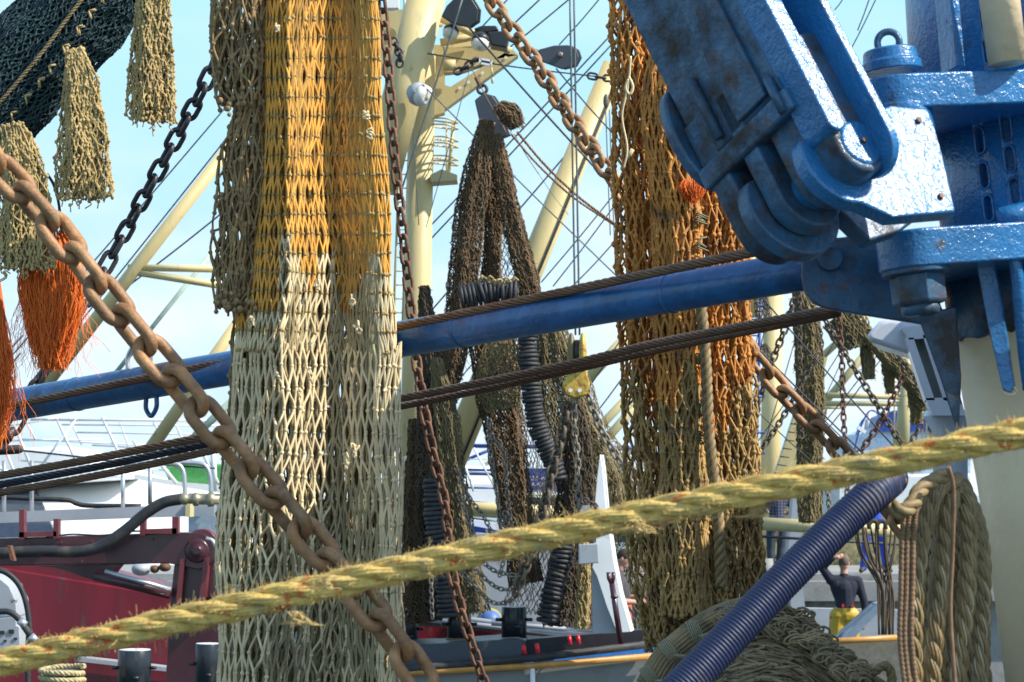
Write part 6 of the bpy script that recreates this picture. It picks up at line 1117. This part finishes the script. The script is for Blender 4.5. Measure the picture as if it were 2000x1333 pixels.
# man in yellow trousers, back to us, left hand behind his head
fx = P(1650, 1300, 33.5); fx[2] = P(1648, 1085, 33.5)[2] - 1.80
person('man seen from behind in navy sweater and yellow oilskin trousers, one hand at his head', fx, 1.0, dict(head=(0, 0, 1.69), face=(.1, 1, 0), neck=(0, 0, 1.52), chest=(0, 0, 1.32), chest_l=(-.1, 0, 1.36), chest_r=(.1, 0, 1.36), belly=(.01, 0, 1.1), pelvis=(.01, 0, .95), pelvtop=(.01, 0, 1.09), hip_l=(-.09, 0, .93), hip_r=(.11, 0, .93), knee_l=(-.13, .02, .5), knee_r=(.10, .02, .5), ankle_l=(-.15, 0, .1), ankle_r=(.09, 0, .1), toe_l=(-.16, .14, .05), toe_r=(.10, .14, .05),
   shoulder_l=(-.19, 0, 1.44), elbow_l=(-.32, -.02, 1.62), wrist_l=(-.17, -.08, 1.76), hand_l=(-.08, -.09, 1.78), shoulder_r=(.20, 0, 1.43), elbow_r=(.29, -.02, 1.13), wrist_r=(.30, -.04, .88), hand_r=(.26, -.06, .78)), skj(),
   [('sweater', NAVY, shirt(True)), ('trousers', YEL, [('hip_l', 'knee_l', .125, .115), ('knee_l', 'ankle_l', .115, .11), ('hip_r', 'knee_r', .125, .115), ('knee_r', 'ankle_r', .115, .11), ('hip_l', 'hip_r', .13, .13), ('pelvis', 'pelvtop', .15, .135)]), ('boots', BLACKR, boots)], HAIRG,
   lambda t, J, s, Rm: [MBb.build('brace_clip', REDC, t) for MBb in [MB().box(J['pelvis'] + (-.05, -.15, .13), (.03, .03, .045)), MB().box(J['pelvis'] + (.09, -.15, .13), (.03, .03, .045)), MB().capsule(J['pelvis'] + np.array((-.19, -.04, -.04)), J['pelvis'] + np.array((-.15, -.05, .02)), .035, .03)]])
# man in grey shirt and orange oilskins facing right, looking down at his hands
fx = P(1216, 1330, 29); fx[2] = P(1216, 1073, 29)[2] - 1.76
J2 = dict(head=(.02, 0, 1.64), face=(.9, -.25, -.5), neck=(-.04, 0, 1.49), chest=(-.06, 0, 1.30), chest_l=(-.06, .09, 1.33), chest_r=(-.06, -.09, 1.33), belly=(-.03, 0, 1.08), pelvis=(0, 0, .93), pelvtop=(-.01, 0, 1.06), hip_l=(0, .09, .92), hip_r=(0, -.09, .92), knee_l=(.06, .1, .5), knee_r=(.04, -.1, .5), ankle_l=(.04, .1, .1), ankle_r=(.02, -.1, .1), toe_l=(.18, .1, .05), toe_r=(.16, -.1, .05),
   shoulder_l=(-.06, .18, 1.42), elbow_l=(.05, .20, 1.14), wrist_l=(.30, .10, 1.17), hand_l=(.38, .06, 1.20), shoulder_r=(-.07, -.18, 1.42), elbow_r=(-.02, -.23, 1.12), wrist_r=(.24, -.12, 1.10), hand_r=(.33, -.08, 1.13), sleeve_l=(-.01, .19, 1.29), sleeve_r=(-.05, -.2, 1.28))
person('man in a grey t-shirt and orange oilskin trousers looking down at his hands', fx, 1.0, J2, skj(), [('t_shirt', GSH, shirt(False)[:6] + [('shoulder_l', 'sleeve_l', .074, .068), ('shoulder_r', 'sleeve_r', .074, .068)]), ('trousers', ORO, trousers('pelvtop')), ('boots', BLACKR, boots)], HAIR)
# man in plaid shirt on the quay, and one in blue overalls
J3 = dict(head=(0, 0, 1.68), face=(-.4, 1, 0), neck=(0, 0, 1.52), chest=(0, 0, 1.32), chest_l=(-.1, 0, 1.36), chest_r=(.1, 0, 1.36), belly=(0, 0, 1.1), pelvis=(0, 0, .95), pelvtop=(0, 0, 1.0), hip_l=(-.09, 0, .93), hip_r=(.09, 0, .93), knee_l=(-.11, .02, .5), knee_r=(.08, .03, .5), ankle_l=(-.10, 0, .1), ankle_r=(.04, 0, .1), toe_l=(-.14, .14, .05), toe_r=(.02, .14, .05),
   shoulder_l=(-.19, 0, 1.44), elbow_l=(-.24, .1, 1.16), wrist_l=(-.12, .26, 1.12), hand_l=(-.06, .32, 1.14), shoulder_r=(.19, 0, 1.44), elbow_r=(.30, .03, 1.17), wrist_r=(.20, .2, 1.10), hand_r=(.12, .26, 1.12), sleeve_l=(-.22, .05, 1.24), sleeve_r=(.26, .02, 1.25))
fx = P(1518, 1125, 41); fx[2] = 2.5
person('man in a navy plaid shirt and dark jeans standing on the quay, back to us', fx, 1.0, J3, skj(), [('plaid_shirt', PLAID, shirt(False)[:6] + [('shoulder_l', 'sleeve_l', .074, .068), ('shoulder_r', 'sleeve_r', .074, .068)]), ('jeans', JEAN, trousers('pelvtop')), ('shoes', BLACKR, boots)], HAIR)
fx = P(1708, 1128, 42.5); fx[2] = 2.5; J4 = dict(J3); J4.update(ankle_l=(-.2, 0, .1), ankle_r=(.22, 0, .1), knee_l=(-.16, 0, .5), knee_r=(.17, 0, .5), toe_l=(-.26, -.1, .05), toe_r=(.28, -.1, .05), face=(.2, -1, -.2))
person('worker in bright blue overalls on the quay, partly hidden by the blue hose and ropes', fx, 1.0, J4, skj(), [('jacket', BLUEJ, shirt(True)), ('overalls', BLUEJ, trousers('pelvtop')), ('shoes', BLACKR, boots)], HAIR)
